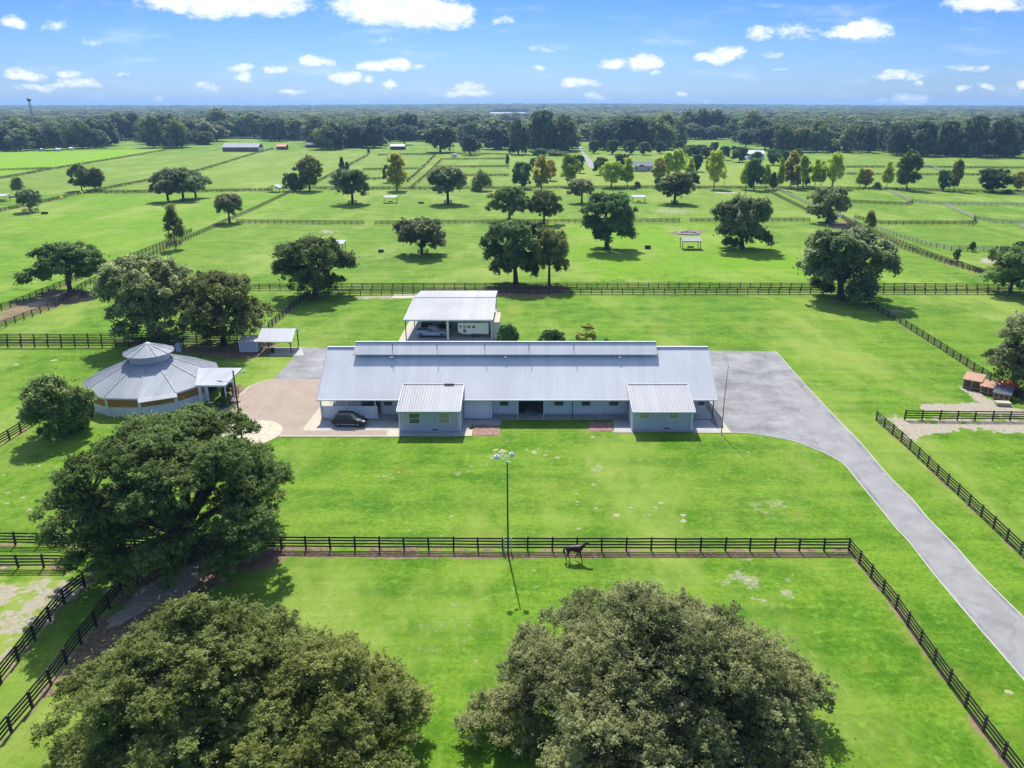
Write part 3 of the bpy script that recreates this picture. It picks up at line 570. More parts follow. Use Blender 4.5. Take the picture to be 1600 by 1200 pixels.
# walls: box body in pieces, breezeway and open bay left clear
WY = 99.2
def wallbox(x0, x1, y0, y1, z1, m, name='wall', label=None):
    o = MB().box(x0, x1, y0, y1, .1, z1).build(name, m, barn)
    if label: o['label'] = label
    return o
wallbox(-20.2, -17.0, WY, WY+.2, 4.1, M_wall)
wallbox(-17.0, -9.0, WY, WY+.2, 4.1, M_wall)
wallbox(-8.9, -5.45, 97.75, 97.95, 3.4, M_wall, label='pale wall panel standing forward beside the left wing')
wallbox(-5.45, -5.1, 97.75, WY, 3.4, M_wall)
wallbox(-8.95, -8.75, 97.95, WY, 3.4, M_wall)
wallbox(-5.1, -1.55, WY, WY+.2, 4.1, M_wall)
wallbox(1.85, 13.3, WY, WY+.2, 4.1, M_wall)
wallbox(13.3, 22.85, WY, WY+.2, 4.1, M_wall)
wallbox(22.65, 22.85, WY+.2, 110.2, 4.1, M_wall)
wallbox(-20.2, 22.85, 110.2, 110.4, 4.1, M_wall)
wallbox(-20.4, -20.2, WY, 110.4, 4.1, M_int)
wallbox(-1.75, -1.55, WY+.2, 110.2, 4.1, M_int); wallbox(1.85, 2.05, WY+.2, 110.2, 4.1, M_int)
# gable infill above walls
for xa in (22.7, -20.35):
    MB().slab([(xa, WY, 4.1), (xa, 110.2, 4.1), (xa, BYR, 7.6)], .01).build('gable', M_wall2, barn)
def trim(x, y, z1, w=.16, z0=.1): return MB().box(x-w/2, x+w/2, y-.06, y-.005, z0, z1).build('corner_trim', M_trim, barn)
for x in (-1.62, 1.92, -5.2, -20.1, 22.78): trim(x, WY, 3.9)
trim(-8.8, 97.75, 3.2); trim(-5.35, 97.75, 3.2)
for x0, x1 in ((-5.1, -1.7), (2.0, 13.2), (21.3, 22.7)): MB().box(x0, x1, WY-.03, WY-.004, .1, .28).build('base_trim', M_trim, barn)
def zx(px, y=WY, zc=104.): return (px - 828) / 1220 * (y*CT + 38*ST)
for pa, pb in ((781,794), (866,880), (909,922), (952,966), (1088,1101.5)):
    window(barn, zx(pa), zx(pb), WY, 1.38, 2.6)
window(barn, zx(599.5), zx(612.5), WY, 1.38, 2.6)
# posts on the walkway edge, downspouts
for px in (808.5, 850, 894.5, 1114.5):
    x = zx(px, 97.45); MB().box(x-.06, x+.06, 97.45, 97.57, .1, 3.05).build('post', M_steel if px > 860 else M_trim, barn)
x = zx(938, 97.4); MB().tube([(x, 97.35, .1), (x, 97.35, 1.0)], .07).build('downspout', M_trim, barn)
# open bay at the left end
MB().box(-28.15, -20.5, 97.62, 97.76, .1, 1.85).build('half_wall', M_wall, barn)
for x, y in ((-28.0, 97.5), (-24.55, 97.7), (-20.75, 97.7), (-28.0, 104.7), (-28.0, 112.0), (-24.3, 112.0), (-20.6, 112.0), (-24.3, 104.7)):
    zt = zr(y) if y < 105 else zr(BY0) + .1
    MB().box(x-.09, x+.09, y-.09, y+.09, .1, min(zt, 3.2) - .05 if y < 105 and abs(y-104.7) > 1 else zt - .15).build('post', M_trim, barn)
b = MB()
for x in np.arange(-27.8, 24.5, 2.6): b.bar((x, 97.1, zr(97.1)-.2), (x, BYR, zr(BYR)-.25), .06, .16); b.bar((x, 112.2, zr(97.2)-.2), (x, BYR, zr(BYR)-.25), .06, .16)
b.build('rafter', M_post, barn)['label'] = 'brown rafters under the metal roof'
# wings
def wing(x0, x1, yf, ye, ze, yb, zb, wins, gl, lab):
    sw = (zb - ze) / (yb - ye); zw = lambda y: ze + (y - ye) * sw
    b = MB(); b.slab([(x0-.08, ye, ze), (x1+.08, ye, ze), (x1+.08, yb, zb), (x0-.08, yb, zb)], .1); ribs(b, x0, x1, .34, (ye, ze, yb, zb), .08, .05)
    b.bar((x0-.1, yb, zb+.04), (x1+.1, yb, zb+.04), .25, .06)
    b.build('wing_roof', M_roofw, barn)['label'] = 'bright white ribbed roof of the ' + lab
    b = MB(); b.bar((x0-.1, ye-.07, ze-.08), (x1+.1, ye-.07, ze-.08), .14, .14)
    for x in (x0-.1, x1+.1): b.bar((x, ye, ze-.05), (x, yb, zb-.05), .05, .2)
    b.build('wing_gutter', M_trim, barn)
    b = MB(); b.box(x0, x1, yf, yf+.2, .1, ze+.0); b.box(x0, x0+.2, yf+.2, WY, .1, ze); b.box(x1-.2, x1, yf+.2, WY, .1, ze)
    for x in (x0, x1-.2): b.slab([(x, yf+.1, ze+.01), (x+.2, yf+.1, ze+.01), (x+.2, yb-.2, zw(yb-.2)-.12), (x, yb-.2, zw(yb-.2)-.12)], .03)
    for x in (x0+.001, x1-.199):
        b.add([(x, yf+.1, ze), (x, WY, ze), (x, WY, zw(WY)-.1), (x+.198, yf+.1, ze), (x+.198, WY, ze), (x+.198, WY, zw(WY)-.1)], [(0,1,2), (5,4,3), (0,2,5,3)])
    b.build('wing_wall', M_wall2, barn)['label'] = 'grey blue wall of the ' + lab
    for (a, c, z0, z1), g in zip(wins, gl): window(barn, a, c, yf, z0, z1, g, .13)
    MB().box((x0+x1)/2+.3, (x0+x1)/2+1.0, yf-.04, yf-.003, .28, .42).build('vent', M_black, barn)
    for x in (x0+.08, x1-.08): MB().box(x-.08, x+.08, yf-.03, yf-.004, .1, ze-.1).build('corner_trim', M_wall, barn)
    x = x1 - .35 if x0 < 0 else x1 - .25
    MB().tube([(x, yf-.1, ze-.1), (x, yf-.12, .15), (x, yf-.35, .12)], .06).build('downspout', M_trim, barn)
wx = lambda px: (px-828)/1220*(93.2*CT+38.3*ST)
wing(-16.93, -8.96, 93.2, 92.5, 3.23, 98.85, 4.55, [(wx(639.5), wx(655.5), 1.25, 2.6), (wx(686), wx(702), 1.25, 2.6)], [M_glass, M_screen], 'left wing')
wing(13.2, 21.1, 93.6, 92.8, 3.02, 98.85, 4.55, [(wx(1000), wx(1015), 1.75, 2.7), (wx(1046), wx(1061), 1.75, 2.7)], [M_screen, M_screen], 'right wing')
MB().tube([(-17.6, 99.1, 3.2), (-17.1, 98.2, 2.7), (-17.1, 94.8, 2.4)], .06).build('downspout', M_trim, barn)
MB().box(-11.5, -10.2, 98.55, 98.8, 4.62, 4.75).build('flashing', mat('rust_stain', (.35, .22, .12), .8), barn)
tag(MB().box(-17.9, -17.05, 97.2, 98.0, .11, .14).box(-17.8, -17.15, 97.3, 97.9, .14, .155).build('door_mat', M_black), 'black mat on the walkway against the left wing', 'door mat')
def bins(x, y, hs, lab):
    b = MB(); z = .1
    for i, h in enumerate(hs):
        o = .02*i; b.box(x-.3+o, x+.3-o, y-.25+o, y+.25-o, z, z+h-.06); b.box(x-.33+o, x+.33-o, y-.28+o, y+.28-o, z+h-.06, z+h); z += h
    tag(b.build('storage_bin', M_black, None, bevel=.02), lab, 'storage bin')
bins(-1.1, 99.9, [.55, .5], 'two black lidded bins stacked just inside the barn breezeway')
# potted plant in breezeway
# ------------------------------------------------------------------ foliage builders
def prof(kind, t):
    if kind == 'oak': return np.where(t < .3, .80 + .2*np.sin(t/.3*math.pi/2), np.sqrt(np.clip(1 - ((t-.3)/.7)**2.1, 0, 1)))
    if kind == 'umbrella': return np.where(t < .35, .55+.45*(t/.35), np.sqrt(np.clip(1 - ((t-.35)/.65)**2, 0, 1)))
    if kind == 'round': return np.sqrt(np.clip(1 - ((t-.45)/.56)**2, 0, 1))
    if kind == 'column': return np.where(t < .25, .6 + .4*t/.25, np.clip(1 - ((t-.25)/.75), 0, 1)**.62)
    if kind == 'mound': return np.clip(1 - t, 0, 1)**.62
    if kind == 'vase': return .25 + .75*np.sin(np.clip(t, 0, 1)**.8*math.pi*.93)
    return np.sqrt(np.clip(1 - t**2.3, 0, 1))
def crown_data(seed, kind, rad, z0, z1, ncl, nlf, ls, crad=.22, lobes=.16, spike=0., fill=.35, flat=.75, major=0, mr=.27, spires=0, twig=0):
    r = np.random.RandomState(seed); hh = z1 - z0
    t = r.rand(ncl*3) ** (.85 if kind != 'vase' else .7); ph = r.rand(ncl*3)*2*math.pi
    lob = 1 + lobes*(np.sin(ph*3+seed)+.6*np.sin(ph*5+seed*2.1)+.4*np.sin(ph*2+t*4))
    f = fill + (1-fill)*np.sqrt(r.rand(ncl*3)); pr = prof(kind, t)
    keep = r.rand(ncl*3) < np.clip(pr*1.1+.15, 0, 1); idx = np.where(keep)[0][:ncl]; t, ph, lob, f, pr = t[idx], ph[idx], lob[idx], f[idx], pr[idx]; n = len(idx)
    cr = rad*crad*(.6+.8*r.rand(n)); rr = np.maximum(rad*pr*lob*f - cr*.5, 0)
    # push some up to the surface of the dome
    c = np.stack([rr*np.cos(ph), rr*np.sin(ph), z0 + hh*(.04 + .93*t)], 1); c[:, 2] += (r.rand(n)-.5)*hh*.08
    if major:
        k = np.argsort(r.rand(n))[:major]; mc = c[k].copy(); rm = rad*mr*(.75+.5*r.rand(len(k))); mc[:, :2] *= (1-mr*.75); dd = np.linalg.norm(mc[:, None]-c[None], axis=2).argmin(0)
        u = r.randn(n, 3); u[:, 2] = np.where(u[:, 2] < -.4, -u[:, 2], u[:, 2]); u /= np.linalg.norm(u, axis=1)[:, None]; q = .65+.4*r.rand(n)
        if spires: sp_ = dd < spires; u[sp_] *= np.array([.42, .42, 1.7]); u[sp_, 2] = np.abs(u[sp_, 2])*1.25
        c = mc[dd] + u*(rm[dd]*q)[:, None]*np.array([1, 1, .8]); c[:, 2] = np.clip(c[:, 2], z0, None)
    top = z1 - cr*.5 + (2.2 if spires else 0); c[:, 2] = np.minimum(c[:, 2], top + 0*c[:, 2])
    per = cr**1.6; per = np.maximum((per/per.sum()*nlf).astype(int), 6)
    ci = np.repeat(np.arange(n), per); N = len(ci)
    d = r.randn(N, 3); d /= np.linalg.norm(d, axis=1)[:, None]; q = r.rand(N)**.42
    # irregular clump surface
    bump_ = 1 + .35*np.sin(d[:, 0]*7+ci*1.7)*np.sin(d[:, 1]*6+ci)*np.cos(d[:, 2]*5+ci*.6)
    s = cr[ci]*q*bump_; off = d*s[:, None]; off[:, 2] *= flat
    if spike:
        up = (r.rand(N) < .3); off[up, 2] = np.abs(off[up, 2])*(1+spike*r.rand(up.sum())*(1 + (ci[up] % 5 == 0)*1.5)); off[up, 0] *= .6; off[up, 1] *= .6
    if twig:
        tid = ci*twig + r.randint(0, twig, N); nt_ = n*twig; tdir = r.randn(nt_, 3); tdir /= np.linalg.norm(tdir, axis=1)[:, None]; tdir[:, 2] = np.abs(tdir[:, 2])*.8 - .05
        tc = tdir*(cr[np.repeat(np.arange(n), twig)]*(.45+.65*r.rand(nt_)))[:, None]; tl = (.18+.30*r.rand(nt_)); gd = tdir + np.array([0, 0, .35]); gd /= np.linalg.norm(gd, axis=1)[:, None]
        k_ = r.rand(N); off = tc[tid] + gd[tid]*(tl[tid]*(k_-.3))[:, None] + r.randn(N, 3)*(.115*(1.15-.75*k_))[:, None]; off[:, 2] *= flat; d = .6*tdir[tid] + .5*r.randn(N, 3); ttone = (r.rand(nt_)-.5)[tid]
    st_ = r.rand(N) < (.03 if twig else .07); off[st_] *= (1.25 + .8*r.rand(st_.sum()))[:, None]
    p = c[ci] + off; p[:, 2] = np.maximum(p[:, 2], z0*.8)
    nr = d + r.randn(N, 3)*.7 + np.array([0, .25, .8]); nr /= np.linalg.norm(nr, axis=1)[:, None]
    a = np.cross(nr, r.randn(N, 3)); a /= np.linalg.norm(a, axis=1)[:, None] + 1e-9; b = np.cross(nr, a)
    sz = ls*(.55+.9*r.rand(N)); a = a*sz[:, None]; b = b*(sz*.55)[:, None]
    v = np.stack([p-a, p-b*.9+a*.1, p+a, p+b], 1).reshape(-1, 3)
    tone = np.clip(.5 + (r.rand(n)[ci]-.5)*.75 + (r.rand(N)-.5)*.55 + .25*np.sin(dd[ci]*2.3) + (ttone*.7 - .0 if twig else 0) if major else .5 + (r.rand(n)[ci]-.5)*.7 + (r.rand(N)-.5)*.6, 0, 1)
    return v, tone, c, cr
def leaf_mesh(name, v, tone, m):
    me = bpy.data.meshes.new(name); N = len(v); n = N//4
    me.vertices.add(N); me.vertices.foreach_set('co', v.astype(np.float32).ravel()); me.loops.add(N); me.loops.foreach_set('vertex_index', np.arange(N)); me.polygons.add(n)
    me.polygons.foreach_set('loop_start', np.arange(0, N, 4)); me.update(calc_edges=True)
    A = me.attributes.new('tone', 'FLOAT', 'FACE'); A.data.foreach_set('value', tone.astype(np.float32)); me.materials.append(m); return me
def trunk_mesh(name, seed, c, cr, rad, z0, z1, tr, m, limbs=9, lean=(0, 0), nsub=40, split=1):
    r = random.Random(seed); b = MB(); base = [Vector((0, 0, -.1))]
    fork = z0 + (z1-z0)*.18; ln = Vector((lean[0], lean[1], 0))
    stems = []
    for s_ in range(split):
        o = Vector(((s_-(split-1)/2)*tr*2.4, 0, 0)); k = Vector((r.uniform(-.3, .3), r.uniform(-.3, .3), 0))*tr*2
        pts = [o*.5+Vector((0,0,-.1)), o*.7+Vector((0,0,tr*.8)), o+ln*.4+k*.4+Vector((0, 0, fork*.55)), o*1.3+ln+k+Vector((0, 0, fork))]
        b.tube(pts, [tr*1.5, tr*1.08, tr*.9, tr*.75], 9); stems.append(pts[-1])
    idx = list(range(len(c))); r.shuffle(idx); ends = []
    for i in idx[:limbs]:
        e = Vector(c[i]); st = min(stems, key=lambda q: (q-e).length); mid = st.lerp(e, .5) + Vector((r.uniform(-.1, .1), r.uniform(-.1, .1), r.uniform(-.02, .16)))*rad
        pts = [st - Vector((0, 0, tr*.6)), st.lerp(mid, .5), mid, mid.lerp(e, .6), e]; b.tube(pts, [tr*.55, tr*.42, tr*.32, tr*.2, tr*.09], 6, cap=False); ends += pts[1:4]
    for i in idx[limbs:limbs+nsub]:
        e = Vector(c[i]); st = min(ends, key=lambda q: (q-e).length); b.tube([st, st.lerp(e, .5)+Vector((0, 0, .04*rad)), e], [tr*.18, tr*.12, tr*.04], 5, cap=False)
    me = bpy.data.meshes.new(name); me.from_pydata(b.v, [], b.f); me.polygons.foreach_set('use_smooth', [True]*len(me.polygons)); me.materials.append(m); me.update(); return me
PROTO = {}
def proto(key, kind, rad, z0, z1, ncl, nlf, ls, tr, lm, seed, bark=None, limbs=8, nsub=30, **k):
    """crown + trunk meshes of a normalised tree"""
    sp = k.pop('split', 1); ln = k.pop('lean', (0, 0))
    v, tone, c, cr = crown_data(seed, kind, rad, z0, z1, ncl, nlf, ls, **k)
    PROTO[key] = (leaf_mesh('crown', v, tone, LM[lm]), trunk_mesh('trunk', seed, c, cr, rad, z0, z1, tr, bark or M_bark, limbs, ln, nsub, sp), rad, z1)
def tree(key, x, y, dia, hgt, label, cat='tree', group=None, rz=None, name='tree', z=0., lm=None):
    cm, tm, rad, top = PROTO[key]; s = dia/2/rad
    e = empty(name, (x, y, z), label, cat, group, rz if rz is not None else (x*7.3+y*3.1) % 6.28); e.scale = (s, s, hgt/top)
    for nm, me in (('crown', cm), ('trunk', tm)):
        o = bpy.data.objects.new(nm, me); COL.objects.link(o); o.parent = e
        if lm and nm == 'crown':
            me2 = me.copy() if False else me
    return e
def tpx(key, px, base, w, top, label, group=None, rz=None, name='oak_tree', cat='tree', dx=0, hs=1.):
    x, y = G(px, base); d = w/ppm(y, 5.)*(1.1 if key[:3] in ('mid', 'fie') else 1.22 if key[0] == 'w' else 1); h = max(1., ZZ(top, y + d*.12))*hs
    return tree(key, x, y, d, h, label, cat, group, rz, name)
# ------------------------------------------------------------------ tree prototypes (metres)
proto('near_a', 'oak', 10.5, .8, 14.2, 1500, 560000, .085, .62, 'oak', 11, limbs=18, nsub=420, crad=.062, lobes=.08, fill=.42, major=96, mr=.20, flat=.95, twig=13)
proto('near_b', 'mound', 11.3, .5, 11.6, 1600, 640000, .075, .6, 'grey', 23, limbs=18, nsub=420, crad=.058, lobes=.13, fill=.42, major=92, mr=.175, flat=1.2, spires=24, twig=14)
proto('near_c', 'mound', 9.5, .5, 12.0, 1350, 560000, .075, .55, 'olive', 31, limbs=16, nsub=360, crad=.064, lobes=.13, fill=.42, major=80, mr=.185, flat=1.15, spires=12, twig=13)
proto('near_d', 'oak', 6.5, .8, 9.6, 620, 250000, .075, .42, 'olive', 37, limbs=12, nsub=200, crad=.085, lobes=.10, fill=.42, major=42, mr=.22, flat=1.1, spires=5, twig=13)
proto('mid_a', 'oak', 8, 1.0, 12, 420, 46000, .23, .5, 'grey', 41, limbs=14, nsub=120, crad=.105, lobes=.06, major=48, mr=.28, spike=.4)
proto('mid_b', 'oak', 7.5, 1.4, 11, 360, 38000, .23, .42, 'oak', 43, limbs=14, nsub=110, crad=.11, lobes=.08, major=38, mr=.30, spike=.4)
proto('mid_c', 'umbrella', 8, 2.8, 9.5, 240, 26000, .23, .45, 'grey', 47, limbs=18, nsub=90, crad=.10, lobes=.12, lean=(.6, 0), major=24, mr=.24, spike=.4)
proto('mid_d', 'round', 7, 1.2, 11, 380, 40000, .24, .5, 'deep', 53, limbs=12, nsub=100, crad=.115, lobes=.06, major=32, mr=.26, spike=.2)
proto('mid_e', 'round', 7, .8, 9, 360, 38000, .23, .5, 'grey', 59, limbs=12, nsub=100, crad=.11, lobes=.08, spike=.7, major=28, mr=.25)
proto('mid_f', 'oak', 7, 2.6, 11, 340, 34000, .24, .4, 'oak', 61, limbs=14, nsub=90, crad=.11, lobes=.10, major=36, mr=.28, spike=.4)
proto('shrub_a', 'bush', 4, .2, 6, 60, 14000, .2, .2, 'olive', 67, limbs=6, nsub=20, crad=.26, lobes=.12, spike=.4)
proto('field_a', 'oak', 7, 2.4, 10, 200, 14000, .36, .45, 'grey', 71, limbs=10, nsub=24, crad=.13, major=30, mr=.32, lobes=.08)
proto('field_b', 'round', 7, 2.6, 10, 200, 14000, .36, .45, 'grey', 73, limbs=10, nsub=24, crad=.13, major=30, mr=.32, lobes=.06)
proto('field_c', 'round', 6, 1.0, 9, 200, 14000, .36, .35, 'deep', 79, limbs=6, nsub=12, crad=.13, major=30, mr=.32, lobes=.05)
proto('field_u', 'umbrella', 6.5, 2.2, 7.5, 200, 14000, .36, .32, 'grey', 81, limbs=12, nsub=24, crad=.13, major=30, mr=.32, lobes=.10)
proto('lime_a', 'vase', 5, 2.2, 13, 70, 5200, .42, .28, 'lime', 83, bark=M_barkp, limbs=12, nsub=30, crad=.26, lobes=.12, split=2)
proto('lime_b', 'column', 3.6, 2.4, 13, 55, 3600, .42, .22, 'lime', 89, bark=M_barkp, limbs=10, nsub=24, crad=.34, lobes=.12)
proto('rust_a', 'round', 4, 1.6, 12, 60, 4800, .42, .26, 'rust', 97, bark=M_barkp, limbs=10, nsub=24, crad=.3, lobes=.10)
proto('olive_a', 'round', 5, 1.8, 12, 70, 6800, .44, .28, 'olive', 101, limbs=10, nsub=24, crad=.26, lobes=.12, spike=.3)
proto('conic', 'column', 3, .5, 9, 40, 4200, .36, .22, 'deep', 103, limbs=6, nsub=12, crad=.32, lobes=.05)
proto('thin', 'column', 2.6, 2.0, 9, 36, 2600, .3, .14, 'olive', 107, limbs=8, nsub=16, crad=.34, lobes=.10)
proto('shrub_g', 'round', 4, .2, 6, 120, 26000, .17, .2, 'oak', 167, limbs=6, nsub=20, crad=.17, lobes=.10, spike=.4)
proto('shrub_b', 'round', 3, .2, 5, 60, 12000, .17, .16, 'deep', 113, limbs=6, nsub=16, crad=.24, lobes=.1, spike=.3)
proto('bush', 'bush', 2.5, .1, 3.2, 30, 3600, .22, .12, 'deep', 109, limbs=4, nsub=8, crad=.34, lobes=.1)
proto('snag', 'column', 1.6, 3.5, 10, 16, 300, .35, .16, 'lime', 111, bark=M_barkp, limbs=8, nsub=8, crad=.4, lobes=.1)
for i, (kd, lm) in enumerate((('oak', 'wood'), ('round', 'wood'), ('oak', 'woodd'), ('round', 'woodd'), ('oak', 'grey'), ('umbrella', 'woodd'))):
    proto('w%d' % i, kd, 10, 1.5 if i != 5 else 5, 17, 60, 3200, 1.05, .6, lm, 120+i, limbs=7, nsub=8, crad=.24, lobes=.12)
# ------------------------------------------------------------------ the close trees
tpx('near_a', 296, 874, 372, 650, 'huge spreading oak at left between the round pen and the front fence', rz=.4)
x, y = G(1028, 600); 
tree('near_b', 8.2, 40.0, 27.0, 9.5, 'wide grey green oak at the bottom centre, closest to the camera', rz=1.1, name='oak_tree')
tree('near_c', -21.2, 40.2, 22.0, 9.5, 'large olive green oak at the bottom left, taller one of the two overlapping crowns', rz=2.0, name='oak_tree')
tree('near_d', -12.4, 38.6, 14.0, 7.4, 'smaller olive green oak at the bottom left, right hand one of the two overlapping crowns', rz=.6, name='oak_tree')
# ------------------------------------------------------------------ trees in the paddocks
T = tpx
T('mid_a', 243, 531, 152, 403, 'larger dark oak of the pair behind the round pen, left one')
T('mid_b', 350, 538, 142, 427, 'oak of the pair behind the round pen, right one beside the blue grey shed', rz=2.2)
T('mid_f', 110, 456, 112, 379, 'leaning spreading oak astride the slanting double fence at left', rz=3.0)
T('mid_b', 492, 463, 122, 372, 'ragged oak standing at the corner where the brown fence meets the double fence', rz=4.4)
T('field_u', 659, 397, 84, 341, 'single flat topped oak in the middle paddock left of the gap, with a wooden guard')
T('mid_d', 806, 443, 100, 346, 'dense dark green oak of the pair on the double fence, left one', rz=1)
T('mid_f', 858, 445, 68, 358, 'lighter thinner oak of the pair on the double fence, right one', rz=2)
T('mid_d', 948, 389, 96, 302, 'broad dark green oak left of the wooden feed box', rz=3)
T('mid_e', 1159, 389, 98, 309, 'bushy grey green oak right of the open shelter with the fire ring', rz=1.5)
T('mid_e', 1313, 467, 144, 361, 'big round grey oak where the slanting fence meets the double fence', rz=.2)
T('mid_e', 1292, 348, 64, 294, 'grey bushy oak at the start of the right hand lane', rz=2.8)
T('mid_b', 1578, 459, 90, 385, 'oak at the right edge at the end of the double fence', rz=5)
T('mid_a', 1640, 606, 186, 484, 'dark oak cut by the right edge above the wooden sheds', rz=3.3)
T('shrub_g', 95, 680, 104, 588, 'round olive green shrub tree left of the round pen', name='shrub_tree', rz=1)
T('shrub_g', 130, 668, 40, 612, 'lower bush tucked between the olive shrub tree and the round pen', name='shrub_tree', rz=3)
T('mid_f', 796, 346, 66, 293, 'left oak of the pair on the middle fence above the dense oak', rz=4)
T('mid_f', 850, 350, 56, 299, 'right oak of the pair on the middle fence above the dense oak', rz=1)
T('field_u', 48, 331, 38, 296, 'small flat topped oak with a wooden guard at the left edge paddock')
T('thin', 31, 306, 24, 275, 'thin greyish tree above the small flat topped oak at left', name='young_tree')
T('olive_a', 128, 298, 34, 257, 'left tree of the bright green clump on the fence at upper left', name='pecan_tree')
T('olive_a', 150, 298, 30, 263, 'right tree of the bright green clump on the fence at upper left', name='pecan_tree', rz=2)
T('field_b', 263, 315, 52, 269, 'left oak of the three oak cluster', rz=1)
T('field_b', 287, 313, 56, 263, 'tallest middle oak of the three oak cluster', rz=2)
T('field_b', 306, 309, 44, 266, 'right oak of the three oak cluster', rz=3)
T('thin', 275, 388, 36, 318, 'slim green and gold young tree on the slanting fence, with a wooden guard', name='young_tree')
T('field_a', 359, 348, 46, 303, 'round oak on the slanting fence below the oak cluster', rz=5)
T('field_b', 551, 318, 58, 264, 'round oak with guard in the paddock left of the white run in shed', rz=4)
T('field_a', 700, 318, 64, 261, 'broad flat bottomed oak with guard right of the white run in shed', rz=2)
T('field_a', 909, 317, 44, 280, 'low grey oak in front of the tree row, left of the big green oak', rz=1)
T('field_b', 1054, 318, 58, 271, 'grey oak right of the small white run in shed', rz=6)
T('thin', 1357, 364, 22, 328, 'slim reddish young tree beside the right hand lane', name='young_tree')
for px, by, w, tp, lb in ((1494, 408, 11, 389, 'tiny round tree in the right paddock, lower left of two'), (1518, 393, 10, 378, 'tiny round tree in the right paddock, upper right of two'), (1591, 392, 16, 377, 'small round tree at the right edge above the oak')):
    T('field_c', px, by, w, tp, lb, name='young_tree')
# trees of the row along the long fence
ROW = [('olive_a',484,298,46,245,'yellow green tree with autumn tips left of the fence corner'),('field_c',456,298,26,270,'dark grey tree beside the autumn tipped tree'),('conic',468,299,14,282,'small dark cone shaped tree between the grey tree and the autumn tipped tree'),
 ('conic',535,268,10,244,'tall narrow dark tree rising behind the round oak'),('conic',543,268,9,252,'shorter narrow tree beside the tall narrow one'),('rust_a',620,298,34,240,'yellow and rust tree standing alone above the white run in shed'),
 ('field_c',605,285,14,258,'small green tree behind the rust tinged tree'),('shrub_a',752,298,36,268,'bushy dark tree right of the broad flat bottomed oak'),('field_c',815,294,32,254,'dark round tree beside the orange tree'),('rust_a',846,297,30,244,'bright orange autumn tree in the row'),
 ('rust_a',860,282,22,250,'smaller orange tree just behind the bright orange one'),('lime_a',891,292,32,241,'yellow green tree right of the orange tree'),('field_c',905,270,16,243,'dark little tree behind the yellow green tree'),('lime_a',955,293,42,252,'wide multi stemmed yellow green tree in front of the grey house'),
 ('field_c',938,273,24,246,'dark round tree left of the grey house'),('field_c',972,273,26,241,'rounded tree close in front of the grey house'),('lime_b',980,293,24,246,'slender yellow green tree right of the multi stemmed one'),('bush',996,294,11,284,'tiny round bush on the long fence'),
 ('rust_a',1030,283,24,247,'brown and green tree right of the grey house'),('lime_a',1043,280,26,238,'first lime green tree right of the grey house'),('lime_a',1056,279,28,233,'tallest lime green tree of the group right of the grey house'),('field_c',1030,294,18,278,'dark bush left of the grey oak'),('field_c',1082,292,22,269,'dark round tree behind the right side of the grey oak'),
 ('snag',1070,277,10,240,'bare twisted trunk with a few yellow leaves'),('lime_b',1078,280,16,246,'thin lime tree beside the bare trunk'),('field_c',1088,268,20,242,'round grey green tree on the pale lawn'),('lime_a',1115,295,32,235,'big bright lime green tree in the row'),
 ('snag',1131,293,8,256,'pair of bare thin trunks right of the big lime tree'),('lime_b',1165,296,22,252,'light lime tree left of the dark leafy tree'),('field_c',1178,297,28,248,'dark leafy tree with ivied trunk in the row'),('lime_b',1196,296,18,256,'faint yellow tree at the right of the ivied tree'),
 ('conic',1207,296,15,268,'dark green cone shaped tree in the row'),('rust_a',1235,294,28,238,'orange topped tree in the row'),('lime_b',1218,297,14,246,'thin lime tree between the cone and the orange topped tree'),('lime_a',1254,293,22,243,'pale lime tree with slanting stems'),('field_c',1247,291,9,277,'left one of two tiny dark round trees'),('field_c',1260,290,12,275,'right one of two tiny dark round trees'),
 ('lime_b',1273,293,20,248,'slender lime tree, left one of a matching pair'),('lime_b',1282,292,16,252,'slender lime tree, right one of a matching pair'),('lime_a',1300,294,32,239,'large lime green tree above the grey bushy oak'),('rust_a',1352,293,24,264,'rusty young tree in the right half of the row'),('lime_b',1343,293,18,263,'pale green young tree beside the rusty one'),
 ('bush',1370,296,14,285,'dark bush at the foot of the rusty young tree'),('lime_b',1385,294,20,252,'wispy yellow tree left of the tall mixed green tree'),('olive_a',1416,297,38,237,'tall mixed green tree above the right paddocks'),('field_c',1474,298,24,266,'small dark tree beside a taller olive one'),('olive_a',1490,299,20,250,'taller olive tree beside the small dark one'),
 ('field_c',1550,300,50,264,'round dark green tree at the far right of the row'),('rust_a',1590,297,26,268,'brownish tree at the right edge of the row'),('bush',1574,303,12,296,'dark bush below the round dark green tree'),('conic',576,240,6,231,'tiny columnar tree on the far fence corner'),('thin',793,262,8,240,'little dark tree on a pole like trunk by the far paddocks')]
for k, px, by, w, tp, lb in ROW: T(k, px, by, w, tp, lb, name={'lime_a':'sweetgum_tree','lime_b':'sweetgum_tree','rust_a':'maple_tree','conic':'cypress_tree','bush':'bush','snag':'bare_tree'}.get(k, 'tree'), cat='bush' if k == 'bush' else 'tree')
